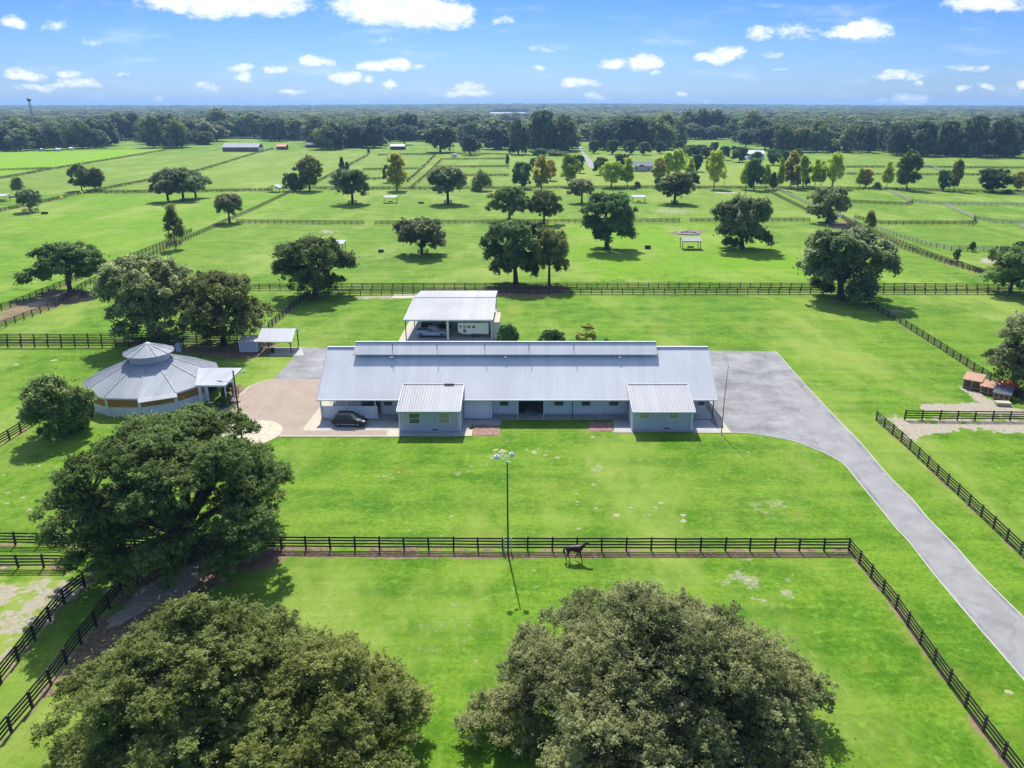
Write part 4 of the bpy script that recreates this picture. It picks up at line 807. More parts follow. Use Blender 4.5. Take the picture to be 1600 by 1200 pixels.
RR = [(843,247,26,232,'low round bush like tree above the bright orange tree'),(870,243,40,238,'long low hedge like tree just left of the far road'),(928,240,18,220,'clipped round tree nearest the far road in the line of five'),
 (957,241,20,219,'clipped round tree next after the one nearest the far road'),(984,241,20,219,'middle clipped round tree of the line of five by the far road'),(1007,242,20,222,'clipped round tree directly above the grey house'),(1032,240,18,221,'last clipped round tree of the line of five, right of the grey house'),
 (1060,238,18,220,'round tree standing above the tallest lime green tree'),(1088,246,34,226,'broadest of the round grey green trees on the far lawn'),(1104,248,22,230,'round tree close against the right side of the broadest one'),(1132,250,16,228,'upright dark tree behind the bare thin trunks'),
 (1155,253,26,230,'round green tree just left of the white house'),(1182,250,18,237,'low round tree directly in front of the white house'),(1208,258,24,234,'round grey tree just right of the white house'),(1225,254,16,236,'narrow grey tree left of the orange topped tree'),(1246,250,14,232,'dark tree behind the orange topped tree'),
 (1075,243,22,228,'round tree left of the broadest round one on the far lawn'),(1116,236,14,222,'small dark tree at the lawn gap above the big lime tree'),(1137,238,10,229,'tiny cone shaped tree at the lawn gap, left one of two'),(1146,236,8,228,'tiny cone shaped tree at the lawn gap, right one of two'),(832,262,10,248,'small tree between the dark round tree and the orange tree')]
for (px, by, w, tp, lb) in RR: T('field_c', px, by, w, min(tp, by-7), lb, group='round trees on the far lawn', name='round_tree')
# ------------------------------------------------------------------ front trees of the wood
rs = random.Random(77); placed = []; cnt = 0
BIG = [(688,238,46,193),(735,242,26,210),(777,233,44,196),(810,241,28,188),(850,236,40,178),(880,236,36,180),(515,233,44,190),(555,230,40,192),(585,231,30,196),(490,224,30,205),(450,217,30,190),(465,219,26,194),(632,226,26,195),(283,230,34,200),(320,226,26,205),(1195,234,30,196),(1225,238,30,194),(1480,244,34,190),(1520,245,36,186),(1560,245,40,184),(1400,243,34,192),(1440,244,36,190),(1590,238,30,196),(945,233,40,190),(985,233,42,184),(1030,233,44,186),(838,236,26,190),(1165,232,24,205)]
kinds = ['broad green oak', 'rounded green tree', 'broad dark blue green oak', 'rounded dark tree', 'greyish oak', 'high crowned dark oak']
SIDES = [(60,'at the left picture edge'),(178,'above the bright lime field'),(300,'left of the long barn'),(415,'behind the long barn'),(500,'by the orange roofed shed'),(600,'right of the small brown house'),(700,'by the dark far house'),(800,'beyond the far lawn'),(895,'left of the far road'),(990,'right of the far road'),(1065,'above the grey house'),(1205,'around the white house'),(1320,'right of the white house'),(1450,'above the tall green tree'),(1560,'above the round dark tree'),(9999,'at the right picture edge')]
def front_side(px): return next(b for a, b in SIDES if px < a)
USED = {}
def wtree(px, by, w, tp, k):
    global cnt
    lb = kinds[k] + (', front row' if by > wood_front(px)-2 else ', second row') + ' of the wood, ' + front_side(px)
    alt = ['', 'taller ', 'lower ', 'wider ', 'narrower ']; lb = lb.replace('broad dark blue green oak', 'broad dark bluish oak') if len(lb.split()) > 15 else lb; q = USED.get(lb, 0); USED[lb] = q + 1
    if q: lb = (['', 'taller ', 'lower ', 'wider ', 'narrower '][q] if q < 5 else '') + lb
    T('w%d' % k, px, by, w * (1.25 if q == 3 else .75 if q == 4 else 1), tp - 5*(q == 1) + 5*(q == 2), lb, group='trees along the front of the wood', name='oak_tree'); cnt += 1
for px, by, w, tp in BIG: wtree(px, by, w, tp, rs.choice([0, 2, 3, 2, 5]))
px = -70
while px < 1700:
    by = wood_front(px)
    if not (178 < px < 226 or px > 1590 or 895 < px < 924): 
        far = by < 226
        hv = 26 + 20*mnoise.noise(Vector((px*.035, 3.3, 0))) + rs.uniform(0, 14)
        wtree(px, by - rs.uniform(0, 2.0), rs.uniform(16, 36), by - max(16, hv*(1. if not far else .7)), rs.choice([0, 1, 0, 1, 2, 3, 4]))
    px += rs.uniform(10, 24)
px = -80
while px < 1700:
    by = wood_front(px) - 4.5
    wtree(px, by, rs.uniform(20, 36), by - rs.uniform(24, 44), rs.choice([0, 1, 2, 3, 4])) if not 896 < px < 916 else None
    px += rs.uniform(15, 23)
# ------------------------------------------------------------------ the wood behind, to the horizon: too many trees to count
def far_wood():
    r = np.random.RandomState(9); pts = []; D = 760.
    while D < 9500:
        s = max(13., D*.0125); half = D*.80+60; n = int(2*half/s)
        xx = -half - .0*D + np.arange(n)*s + r.rand(n)*s; yy = D + (r.rand(n)-.5)*s
        pxs = PX + F*xx/(yy*CT+H*ST); lim = np.array([G(p, wood_front(p)-8)[1] for p in pxs]); ok = yy > lim
        # clearings and the strip of water
        ok &= ~((yy > 2050) & (yy < 3850) & (xx/yy > -.058) & (xx/yy < .003))
        cl = fbm(xx/170., yy/260., 12); ok &= ~((cl > .68) & (yy > 900))
        sc = s/13. * (.75+.6*r.rand(n)); sc = np.minimum(sc, 3.2)
        hz = (.72 + .5*r.rand(n)) * (1 + .10*(fbm(xx/300., yy/300., 5)-.5)*4)
        for i in np.where(ok)[0]: pts.append((xx[i], yy[i], sc[i], hz[i]))
        D += s*.9
    A = np.array(pts); N = len(A); z = hill(A[:, 0], A[:, 1])
    me = bpy.data.meshes.new('far_wood'); me.vertices.add(N); me.vertices.foreach_set('co', np.stack([A[:, 0], A[:, 1], z], 1).ravel())
    a = me.attributes.new('sc', 'FLOAT_VECTOR', 'POINT'); a.data.foreach_set('vector', np.stack([A[:, 2], A[:, 2], A[:, 3]], 1).astype(np.float32).ravel())
    a = me.attributes.new('rot', 'FLOAT', 'POINT'); a.data.foreach_set('value', (r.rand(N)*6.28).astype(np.float32)); me.update()
    o = bpy.data.objects.new('far_wood', me); COL.objects.link(o); tag(o, 'dense dark green wood stretching away to the horizon', 'wood', kind='stuff')
    g = bpy.data.node_groups.new('far_wood', 'GeometryNodeTree'); g.interface.new_socket('Geometry', in_out='INPUT', socket_type='NodeSocketGeometry'); g.interface.new_socket('Geometry', in_out='OUTPUT', socket_type='NodeSocketGeometry')
    gi = g.nodes.new('NodeGroupInput'); go = g.nodes.new('NodeGroupOutput'); lk = g.links.new
    mp = g.nodes.new('GeometryNodeMeshToPoints'); lk(gi.outputs[0], mp.inputs[0]); iop = g.nodes.new('GeometryNodeInstanceOnPoints'); lk(mp.outputs[0], iop.inputs[0])
    jn = g.nodes.new('GeometryNodeJoinGeometry')
    for i in (0, 1, 2, 3, 4):
        src = next(q for q in bpy.data.objects if q.data == PROTO['w%d' % i][0] and q.parent is not None)
        oi = g.nodes.new('GeometryNodeObjectInfo'); oi.inputs['Object'].default_value = src; oi.inputs['As Instance'].default_value = True; lk(oi.outputs['Geometry'], jn.inputs[0])
    lk(jn.outputs[0], iop.inputs['Instance']); iop.inputs['Pick Instance'].default_value = True
    rv = g.nodes.new('FunctionNodeRandomValue'); rv.data_type = 'INT'; rv.inputs[4].default_value = 0; rv.inputs[5].default_value = 4; lk(rv.outputs[2], iop.inputs['Instance Index'])
    na = g.nodes.new('GeometryNodeInputNamedAttribute'); na.data_type = 'FLOAT_VECTOR'; na.inputs[0].default_value = 'sc'; lk(na.outputs[0], iop.inputs['Scale'])
    nb = g.nodes.new('GeometryNodeInputNamedAttribute'); nb.data_type = 'FLOAT'; nb.inputs[0].default_value = 'rot'; cx = g.nodes.new('ShaderNodeCombineXYZ'); lk(nb.outputs[0], cx.inputs[2]); er = g.nodes.new('FunctionNodeEulerToRotation'); lk(cx.outputs[0], er.inputs[0]); lk(er.outputs[0], iop.inputs['Rotation'])
    lk(iop.outputs[0], go.inputs[0]); mo = o.modifiers.new('wood', 'NODES'); mo.node_group = g
    print('far wood', N, 'front trees', cnt)
far_wood()
# ------------------------------------------------------------------ fences
def fence(label, px, style, detail):
    P = [Vector((*G(*p), 0)) for p in px]
    seg = [(P[i+1]-P[i]).length for i in range(len(P)-1)]; tot = sum(seg); hh = 1.4 if style in 'db' else 1.35
    sp = max(2.35, tot/98.) if detail else max(2.6, tot/140.); n = max(2, int(round(tot/sp))); pos = []
    for k in range(n+1):
        d = tot*k/n; i = 0
        while i < len(seg)-1 and d > seg[i]: d -= seg[i]; i += 1
        pos.append((P[i].lerp(P[i+1], min(1, d/seg[i])), (P[i+1]-P[i]).normalized()))
    m = M_wood if style == 'd' else M_woodf if style in 'bhf' else M_woodl
    c = pos[n//2][0]; root = empty('board_fence', tuple(c), label, 'fence', 'board fences around the paddocks') if detail else None
    rails = (.36, .68, 1.0, 1.32); rnd = random.Random(int(tot*10)); rt = .05; rw = .15
    pm = {}
    if detail:
        for v in range(4):
            h = hh + .03*v - .03; lean = (v-1.5)*.03; b = MB().add([(x+(lean if z > 0 else 0), y, z) for z in (-.1, h) for x, y in ((-.075,-.075),(.075,-.075),(.075,.075),(-.075,.075))], [(3,2,1,0),(4,5,6,7),(0,1,5,4),(1,2,6,5),(2,3,7,6),(3,0,4,7)])
            me = bpy.data.meshes.new('post'); me.from_pydata(b.v, [], b.f); me.materials.append(m if style != 'l' else M_wood); pm[v] = me
        for (p, d) in pos:
            o = bpy.data.objects.new('post', pm[rnd.randrange(4)]); COL.objects.link(o); o.parent = root; o.location = p - c; o.rotation_euler = (0, 0, math.atan2(d.y, d.x))
        for z in rails:
            b = MB()
            for k in range(n):
                s = Vector((-pos[k][1].y, pos[k][1].x, 0)) * -.09; j = rnd.uniform(-.035, .03)
                b.bar(pos[k][0]+s+Vector((0, 0, z+j)), pos[k+1][0]+s+Vector((0, 0, z+rnd.uniform(-.015, .015))), rt, rw)
            b.build('rail', m, root)
    else:
        b = MB(); pw = .22 if style == 'l' else .16
        for (p, d) in pos: b.bar(p, p+Vector((0, 0, hh+.05)), pw, pw)
        for z in rails:
            for k in range(len(P)-1): b.bar(P[k]+Vector((0, 0, z)), P[k+1]+Vector((0, 0, z)), .05, .17)
        tag(b.build('board_fence', m), label, 'fence', 'board fences around the paddocks')
for (lab, ps, st, dt) in FENCE_T: fence(lab, ps, st, dt)
# unmown grass and weeds along the far fence lines
def fence_weeds():
    r = np.random.RandomState(4); P = []; S = []
    for (lab, ps, st, dt) in FENCE_T:
        if st not in 'hf': continue
        q = [np.array(G(*p)) for p in ps]
        for a, b in zip(q[:-1], q[1:]):
            L_ = np.hypot(*(b-a)); n = int(L_*3.2); t = r.rand(n); pp = a + (b-a)*t[:, None] + r.randn(n, 2)*.55
            keep = fbm(pp[:, 0]*.06, pp[:, 1]*.06, 8) > .36; pp = pp[keep]; P.append(np.stack([pp[:, 0], pp[:, 1], r.rand(len(pp))**1.5*1.0+.1], 1))
    p = np.concatenate(P); N = len(p); nr = r.randn(N, 3); nr /= np.linalg.norm(nr, axis=1)[:, None]; a = np.cross(nr, r.randn(N, 3)); a /= np.linalg.norm(a, axis=1)[:, None]; b = np.cross(nr, a); sz = (.3+.5*r.rand(N))[:, None]
    v = np.stack([p-a*sz, p-b*sz*.6, p+a*sz, p+b*sz*.6], 1).reshape(-1, 3); v[:, 2] = np.maximum(v[:, 2], .02)
    o = bpy.data.objects.new('weeds', leaf_mesh('weeds', v, r.rand(N), LM['olive'])); COL.objects.link(o); tag(o, 'unmown dark grass and weeds along the far fence lines', 'weeds', kind='stuff')
fence_weeds()
# tree guards: small square fences round trunks
def guard(px, by, w, label):
    x, y = G(px, by); e = empty('tree_guard', (x, y, 0), label, 'tree guard', 'wooden guards round tree trunks'); h = w/2
    for a, c in ((-h,-h), (h,-h), (h,h), (-h,h)): MB().box(x+a-.07, x+a+.07, y+c-.07, y+c+.07, 0, 1.35).build('post', M_woodf, e)
    for z in (.4, .8, 1.2):
        b = MB()
        for a, c, d, f in ((-h,-h,h,-h), (h,-h,h,h), (h,h,-h,h), (-h,h,-h,-h)): b.bar((x+a, y+c, z), (x+d, y+f, z), .05, .15)
        b.build('rail', M_woodf, e)
for px, by, w, lb in ((661,397,2.6,'wooden guard round the flat topped oak in the middle paddock'), (551,318,3,'wooden guard round the oak left of the run in shed'), (700,318,3,'wooden guard round the broad oak right of the run in shed'),
    (48,331,4,'wooden guard round the small oak at the left edge'), (272,384,3.2,'wooden guard round the slim young tree'), (1054,318,2.6,'wooden guard round the grey oak by the small run in shed'), (850,350,2.6,'wooden guard round the right oak of the middle fence pair'), (797,347,2.6,'wooden guard round the left oak of the middle fence pair')):
    guard(px, by, w, lb)
# ------------------------------------------------------------------ open sheds
def run_in(px0, px1, by, topy, label, slope=.12, gable=False, depth=3.4, name='run_in_shed', bench=True, m=None):
    x0, y = G(px0, by); x1, _ = G(px1, by); h = 2.5; cx = (x0+x1)/2
    e = empty(name, (cx, y, 0), label, 'shelter'); b = MB(); y1 = y+depth
    if gable: b.slab([(x0-.3, y-.4, h), (x1+.3, y-.4, h), (x1+.3, (y+y1)/2, h+.9), (x0-.3, (y+y1)/2, h+.9)], .08); b.slab([(x0-.3, (y+y1)/2, h+.9), (x1+.3, (y+y1)/2, h+.9), (x1+.3, y1+.4, h), (x0-.3, y1+.4, h)], .08)
    else: b.slab([(x0-.3, y-.4, h-.1), (x1+.3, y-.4, h-.1), (x1+.3, y1+.3, h+.45), (x0-.3, y1+.3, h+.45)], .08)
    b.build('roof', m or M_roofw, e)
    for px_ in (x0, x1):
        for py in (y, y1): MB().box(px_-.08, px_+.08, py-.08, py+.08, 0, h if py == y or gable else h+.3).build('post', M_post, e)
    b = MB(); b.bar((x0, y, h-.25), (x1, y, h-.25), .08, .16); b.bar((x0, y1, h-.15), (x1, y1, h-.15), .08, .16); b.build('beam', M_post, e)
    if bench:
        f = empty('feed_trough', (cx, y+1.2, 0), 'dark feed trough under the ' + label, 'trough'); f['label'] = 'dark feed trough under the ' + ' '.join(label.split(' ')[:9])
        MB().box(cx-.9, cx+.9, y+.9, y+1.5, .35, .75).build('tub', M_woodf, f)
        for sx in (-.8, .8): MB().box(cx+sx-.06, cx+sx+.06, y+1.0, y+1.4, 0, .35).build('leg', M_woodf, f)
    return e
run_in(600, 619, 317.5, 305, 'white roofed run in shed right of the guarded oak in the upper paddock')
run_in(989, 1008, 317, 304, 'small white roofed run in shed in front of the tree row')
run_in(1066, 1094, 390, 369, 'white roofed open shelter below the fire ring', gable=True)
run_in(507, 536, 394, 376, 'white roofed shelter partly hidden behind the ragged oak')
run_in(-8, 9, 315, 302, 'white roofed run in shed cut by the left edge')
x, y = G(427, 301)
def shed_box(name, cx, cy, w, d, h, mw, mr, label, cat='shed', rise=.6, axis='x', door=True, rz=0):
    e = empty(name, (cx, cy, 0), label, cat)
    MB().box(cx-w/2, cx+w/2, cy-d/2, cy+d/2, 0, h).build('wall', mw, e)
    b = MB(); o = .35
    if axis == 'x': b.slab([(cx-w/2-o, cy-d/2-o, h-.05), (cx+w/2+o, cy-d/2-o, h-.05), (cx+w/2+o, cy, h+rise), (cx-w/2-o, cy, h+rise)], .1); b.slab([(cx-w/2-o, cy, h+rise), (cx+w/2+o, cy, h+rise), (cx+w/2+o, cy+d/2+o, h-.05), (cx-w/2-o, cy+d/2+o, h-.05)], .1)
    else: b.slab([(cx-w/2-o, cy-d/2-o, h-.05), (cx, cy-d/2-o, h+rise), (cx, cy+d/2+o, h+rise), (cx-w/2-o, cy+d/2+o, h-.05)], .1); b.slab([(cx, cy-d/2-o, h+rise), (cx+w/2+o, cy-d/2-o, h-.05), (cx+w/2+o, cy+d/2+o, h-.05), (cx, cy+d/2+o, h+rise)], .1)
    b.build('roof', mr, e)
    b = MB()
    if axis == 'x':
        for s in (-1, 1): xx = cx+s*(w/2-.02); b.add([(xx, cy-d/2, h), (xx, cy+d/2, h), (xx, cy, h+rise*.9)], [(0,1,2)])
    else:
        for s in (-1, 1): yy = cy+s*(d/2-.02); b.add([(cx-w/2, yy, h), (cx+w/2, yy, h), (cx, yy, h+rise*.9)], [(0,1,2)])
    b.build('gable', mw, e)
    e.rotation_euler.z = rz
    return e
def wins(e, cx, yf, xs, w, z0, z1, m=None):
    for x in xs:
        o = MB().box(x-w/2-.08, x+w/2+.08, yf-.06, yf-.01, z0-.08, z1+.08).build('window', M_trim, e)
        g = MB().box(x-w/2, x+w/2, yf-.075, yf-.055, z0, z1).build('pane', m or M_glass, o, world=False); g.data.transform(Matrix.Translation(-wloc(o)))
M_mwall = mat('reddish_wall', (.20, .10, .08), .8, var=.2); M_orange = mat('orange_roof', (.50, .22, .13), .7, var=.15); M_groof = mat('grey_shingles', (.20, .20, .22), .9, var=.25, vscale=2); M_whitew = mat('white_wall', (.75, .76, .78), .7)
def hpx(px0, px1, by, eave, d): x0, y = G(px0, by); x1, _ = G(px1, by); return (x0+x1)/2, y+d/2, x1-x0, ZZ(eave, y)
cx, cy, w, h = hpx(348, 404, 237, 230, 14); e = shed_box('long_barn', cx, cy, w, 14, max(3, h), M_mwall, M_roofw, 'long low barn with a white metal roof and dark red wall at upper left', 'barn', rise=3.2)
wins(e, cx, cy-7, [cx-w/2+3+i*3.4 for i in range(9)], 1.4, 1.2, 2.2); MB().box(cx+w/2, cx+w/2+.2, cy-7.1, cy+7.1, 0, 3.4).build('end_wall', M_whitew, e)
MB().box(cx+6, cx+11, cy-8.6, cy-7.05, 2.3, 2.45).build('canopy', M_roofw, e)
cx, cy, w, h = hpx(432, 447, 234, 229, 8); shed_box('far_shed', cx, cy, w, 8, 3, M_mwall, M_orange, 'little shed with an orange roof right of the long white roofed barn', rise=1.8)
cx, cy, w, h = hpx(478, 495, 231, 227, 8); e = shed_box('far_house', cx, cy, w, 8, 3, M_mwall, M_groof, 'small brown house under the trees right of the orange roofed shed', 'house', rise=1.8)
cx, cy, w, h = hpx(610, 632, 234, 229, 9); e = shed_box('far_house', cx, cy, w, 9, 3.2, mat('dark_wall', (.10, .06, .08), .8), M_roof, 'dark walled house with a pale roof in the shade above the far paddocks', 'house', rise=1.4)
cx, cy, w, h = hpx(989, 1021, 268, 255, 12); e = shed_box('grey_house', cx, cy, w*.96, 11, 3.4, mat('light_grey_wall', (.50, .50, .50), .8, var=.05), M_groof, 'pale grey house with a dark hipped roof behind the tree row', 'house', rise=2.4, axis='x')
wins(e, cx, cy-5.5, [cx-3.8, cx+.2, cx+3.6], 1.0, 1.0, 2.3); MB().box(cx-w*.28, cx+w*.05, cy-7.6, cy-5.55, 0, 3.2).build('porch_block', MATS['light_grey_wall'], e)
b = MB(); b.slab([(cx-w*.33, cy-8.1, 3.2), (cx-w*.115, cy-8.1, 4.5), (cx-w*.115, cy-2, 4.6), (cx-w*.33, cy-2, 3.3)], .1); b.slab([(cx-w*.115, cy-8.1, 4.5), (cx+w*.10, cy-8.1, 3.2), (cx+w*.10, cy-2, 3.3), (cx-w*.115, cy-2, 4.6)], .1); b.build('porch_roof', M_groof, e)
cx, cy, w, h = hpx(1168, 1194, 249, 240, 10); e = shed_box('white_house', cx, cy, w, 9, 4.2, M_whitew, M_whitew, 'white house half hidden by round trees in front of the wood at right', 'house', rise=2.2, axis='x'); wins(e, cx, cy-4.5, [cx-3, cx+1], 1.1, 1.4, 2.6)
cx, cy, w, h = hpx(402, 409, 236, 230, 7)
cx, cy, w, h = hpx(705, 714, 246, 240, 3); 
e = empty('white_trailer', (cx, cy, 0), 'small rounded white trailer parked on the far green beside the paddock lane', 'trailer'); MB().box(cx-2.3, cx+2.3, cy-1.1, cy+1.1, .5, 2.8).build('body', M_whitew, e, bevel=.35)
for sx in (-.6, .6): MB().lathe([(.36, -1.15), (.36, -.9)], (cx+sx, cy, .36), 12, 'y').build('wheel', M_tyre, e)
for px, by, w, lb in ((95, 236, 7, 'left one of the white structures under the left end of the wood'), (115, 234.5, 5, 'right one of the white structures under the left end of the wood'), (70, 236, 3, 'tiny white structure far left under the wood')):
    x, y = G(px, by); ww = w/ppm(y, 2); shed_box('white_shed', x, y-3, ww, 3, 2.2, M_whitew, M_whitew, lb, rise=.5)
cx, cy, w, h = hpx(418, 437, 301, 295, 8); e = empty('gable_shelter', (cx, cy, 0), 'open grey shelter with a low gable roof at the meeting of two fences', 'shelter'); dd = 7
b = MB(); b.slab([(cx-w/2, cy-dd/2, 2.2), (cx, cy-dd/2, 3.5), (cx, cy+dd/2, 3.5), (cx-w/2, cy+dd/2, 2.2)], .1); b.slab([(cx, cy-dd/2, 3.5), (cx+w/2, cy-dd/2, 2.2), (cx+w/2, cy+dd/2, 2.2), (cx, cy+dd/2, 3.5)], .1); b.build('roof', M_roofw, e)
for sx in (-1, 1):
    for sy in (-1, 1): MB().box(cx+sx*(w/2-.3)-.1, cx+sx*(w/2-.3)+.1, cy+sy*(dd/2-.3)-.1, cy+sy*(dd/2-.3)+.1, 0, 2.3).build('post', M_post, e)
# feed boxes, bale, fire ring
def crate(px, by, w, h, label, name='feed_box', m=None, cat='feed box'):
    x, y = G(px, by); e = empty(name, (x, y, 0), label, cat); d = w*.7
    for nm, a in (('side', (-w/2, -w/2+.06, -d/2, d/2)), ('side', (w/2-.06, w/2, -d/2, d/2)), ('side', (-w/2+.06, w/2-.06, -d/2, -d/2+.06)), ('side', (-w/2+.06, w/2-.06, d/2-.06, d/2))): MB().box(x+a[0], x+a[1], y+a[2], y+a[3], 0, h).build(nm, m or M_woodf, e)
    MB().box(x-w/2+.06, x+w/2-.06, y-d/2+.06, y+d/2-.06, .05, h*.7).build('hay', mat('hay', (.35, .30, .16), .95, var=.3, vscale=6), e)
crate(1012, 388.5, 1.7, .9, 'square brown feed box in the green paddock left of the open shelter'); crate(595.5, 394, 1.4, .7, 'small feed box alone in the middle paddock left of the flat topped oak'); crate(658, 318, 2.2, .6, 'low feed box between the run in shed and the broad oak')
crate(70, 334.5, 2.0, .8, 'dark feed box just right of the small guarded oak at left')
x, y = G(1077, 365); b = MB(); r_ = random.Random(3)
for i in range(26):
    a = i/26*2*math.pi; c_ = (x+3.2*math.cos(a), y+3.2*math.sin(a)); s = r_.uniform(.35, .6); b.lathe([(s*.6, 0), (s, s*.4), (s*.5, s*.95)], (*c_, 0), 7)
tag(b.build('fire_ring', mat('pale_stone', (.5, .47, .42), .9, var=.3, vscale=3)), 'ring of pale stones round a dark pit behind the open shelter', 'fire pit')
tag(MB().lathe([(2.6, .03), (2.5, .05)], (x, y, 0), 20).build('ash_bed', M_black), 'dark ash bed inside the ring of pale stones', 'ash', kind='stuff')
# pale limestone and sand spots in the lawn
b = MB(); r_ = random.Random(12)
SP = [(774,703,10),(786,705,15),(835,707,11),(852,711,9),(870,715,9),(823,703,5),(841,702,5),(855,704,5),(791,690,5),(901,771,6),(902,784,6),(902,789,5),(931,794,8),(964,805,12),(987,794,8),(1006,807,6),(1015,805,7),(1024,793,9),(1033,786,10),(1068,805,10),(1068,814,12),(966,839,4),(904,826,7),(705,807,7),(700,811,3),(805,790,4),(713,742,4),(600,744,8),(609,741,5),(623,738,6),(613,746,6),(640,829,6),(592,745,5),(595,837,4),(655,832,6),(690,838,5),(834,892,8),(840,917,5),(845,1048,12),(733,978,5),(744,1033,8),(927,757,7),(936,752,6),(1170,707,6),(1000,718,5),(926,683,9),(1155,710,5),(1172,907,12),(1175,936,9),(1418,960,9),(1577,1082,12),(12,770,8),(35,778,8),(10,786,9),(45,797,9),(60,728,8),(5,742,6),(88,730,7),(32,640,8),(85,563,12),(25,570,10),(550,694,6),(560,698,4)]
for (px, py, w) in SP:
    x, y = G(px, py); rr = w/2/ppm(y, 0)*.95; n = 11; ang = [i/n*6.28 for i in range(n)]; q = [rr*r_.uniform(.65, 1.25) for _ in ang]
    ring = [(x+q[i]*math.cos(a), y+q[i]*math.sin(a)*1.0, .006) for i, a in enumerate(ang)]; ring2 = [(x+q[i]*.6*math.cos(a), y+q[i]*.6*math.sin(a), .05*r_.uniform(.4, 1.2)) for i, a in enumerate(ang)]
    b.add(ring + ring2 + [(x, y, .03)], [(i, (i+1) % n, (i+1) % n+n, i+n) for i in range(n)] + [(i+n, (i+1) % n+n, 2*n) for i in range(n)])
tag(b.build('sand_spots', mat('pale_sand', (.40, .37, .24), .95, col2=(.22, .28, .06), var=.05, vscale=2.5, bump=.4)), 'pale bare spots of limestone sand dotted over the lawn', 'sand', kind='stuff')
# ------------------------------------------------------------------ round pen
CXp, CYp, RP, ZP, PH, NP = -54.76, 107.14, 9.28, 2.77, .223, 12
pen = empty('round_pen', (CXp, CYp, 0), 'twelve sided covered round pen with ribbed metal roof and cupola beside the paved court', 'round pen')
def ring(r, z, n=NP, ph=PH): return [(CXp+r*math.cos(ph+2*math.pi*k/n), CYp+r*math.sin(ph+2*math.pi*k/n), z) for k in range(n)]
def cone_roof(r0, z0, r1, z1, name, sp=.3, t=.1):
    A, B = ring(r0, z0), ring(r1, z1); b = MB()
    for k in range(NP):
        k2 = (k+1) % NP; b.slab([A[k], A[k2], B[k2], B[k]], t)
        a0, a1, b0, b1 = map(Vector, (A[k], A[k2], B[k], B[k2])); n = int((a1-a0).length/sp); e_ = (a1-a0).normalized(); m0 = (a0+a1)/2; mt = (b0+b1)/2; up = (mt-m0); half = (a1-a0).length/2; ht = (b1-b0).length/2
        for i in range(1, n):
            s = -half + 2*half*i/n; f = 1. if abs(s) <= ht else (half-abs(s))/(half-ht); p = m0+e_*s; b.bar(p+Vector((0, 0, .02)), p+up*f+Vector((0, 0, .02)), .04, .04)
        b.bar(a0+Vector((0, 0, .05)), b0+Vector((0, 0, .05)), .16, .06)
    b.build(name, M_pen, pen)
cone_roof(RP, ZP, 2.9, 5.45, 'roof'); cone_roof(3.45, 6.6, .25, 7.8, 'cupola_roof')
b = MB(); A = ring(2.75, 5.3); B = ring(2.75, 6.75)
for k in range(NP): b.add([A[k], A[(k+1) % NP], B[(k+1) % NP], B[k]], [(0,1,2,3)])
b.build('cupola_wall', M_wall2, pen); MB().lathe([(.25, 7.75), (.3, 7.9), (.05, 8.0)], (CXp, CYp, 0), 10).build('finial', M_trim, pen)
b = MB(); A, B = ring(RP+.03, ZP-.22), ring(RP+.03, ZP-.02)
for k in range(NP): b.add([A[k], A[(k+1) % NP], B[(k+1) % NP], B[k]], [(0,1,2,3)])
b.build('fascia', M_trim, pen)
V = ring(8.75, 0)
for k in range(NP):
    a, c = Vector(V[k]), Vector(V[(k+1) % NP]); mid = (a+c)/2; ent = (mid-Vector((CXp, CYp, 0))).normalized()
    MB().bar(a, a+Vector((0, 0, 2.8)), .36, .36).build('post', M_wall, pen)
    if ent.x > .93 : continue
    n_ = Vector((0, 0, 0)); b = MB()
    # bowed lower wall
    pts = [a.lerp(c, i/6) + ent*.16*math.sin(math.pi*i/6) for i in range(7)]
    for i in range(6): b.bar(pts[i]+Vector((0, 0, .66)), pts[i+1]+Vector((0, 0, .66)), .1, 1.32)
    b.build('lower_wall', M_wall, pen)
    pts = [a.lerp(c, i/6) + ent*.04 for i in range(7)]; b = MB()
    for i in range(6): b.bar(pts[i]+Vector((0, 0, 1.95)), pts[i+1]+Vector((0, 0, 1.95)), .08, 1.35)
    b.build('kick_boards', M_brown, pen)
    if .3 < ent.x < .65 and ent.y < -.7:   # low awning
        o = ent*.95; p0, p1 = Vector(ring(RP, ZP+.02)[k]), Vector(ring(RP, ZP+.02)[(k+1) % NP]); b = MB().slab([tuple(p0+o-Vector((0,0,.3))), tuple(p1+o-Vector((0,0,.3))), tuple(p1), tuple(p0)], .08)
        for i in range(1, 16): q = p0.lerp(p1, i/16); b.bar(q+Vector((0,0,.03)), q+o-Vector((0,0,.27)), .04, .05)
        b.build('awning', M_roofw, pen)
# portico over the pen entrance
gp = MB(); z0p, z1p = 3.35, 3.95
gp.slab([(-46.4, 101.9, z0p), (-42.3, 101.9, z0p), (-41.9, 107.6, z1p), (-48.2, 107.6, z1p)], .12); ribs(gp, -46.3, -42.4, .3, (101.9, z0p+.0, 107.6, z1p)); gp.build('portico_roof', M_pen, pen)
b = MB(); b.bar((-46.4, 101.85, z0p-.12), (-42.3, 101.85, z0p-.12), .06, .25); b.bar((-42.27, 101.9, z0p-.1), (-41.87, 107.6, z1p-.1), .06, .25); b.build('portico_fascia', M_trim, pen)
for px, by in ((355, 633), (367, 622)): 
    x, y = G(px, by); MB().bar((x, min(y, 107), 0), (x, min(y, 107), 3.4), .14, .14).build('portico_post', M_trim, pen)
for x, y in ((-46.2, 102.6), (-45.6, 103.4)): MB().bar((x, y, 0), (x, y, 3.4), .3, .3).build('portico_post', M_wall, pen)
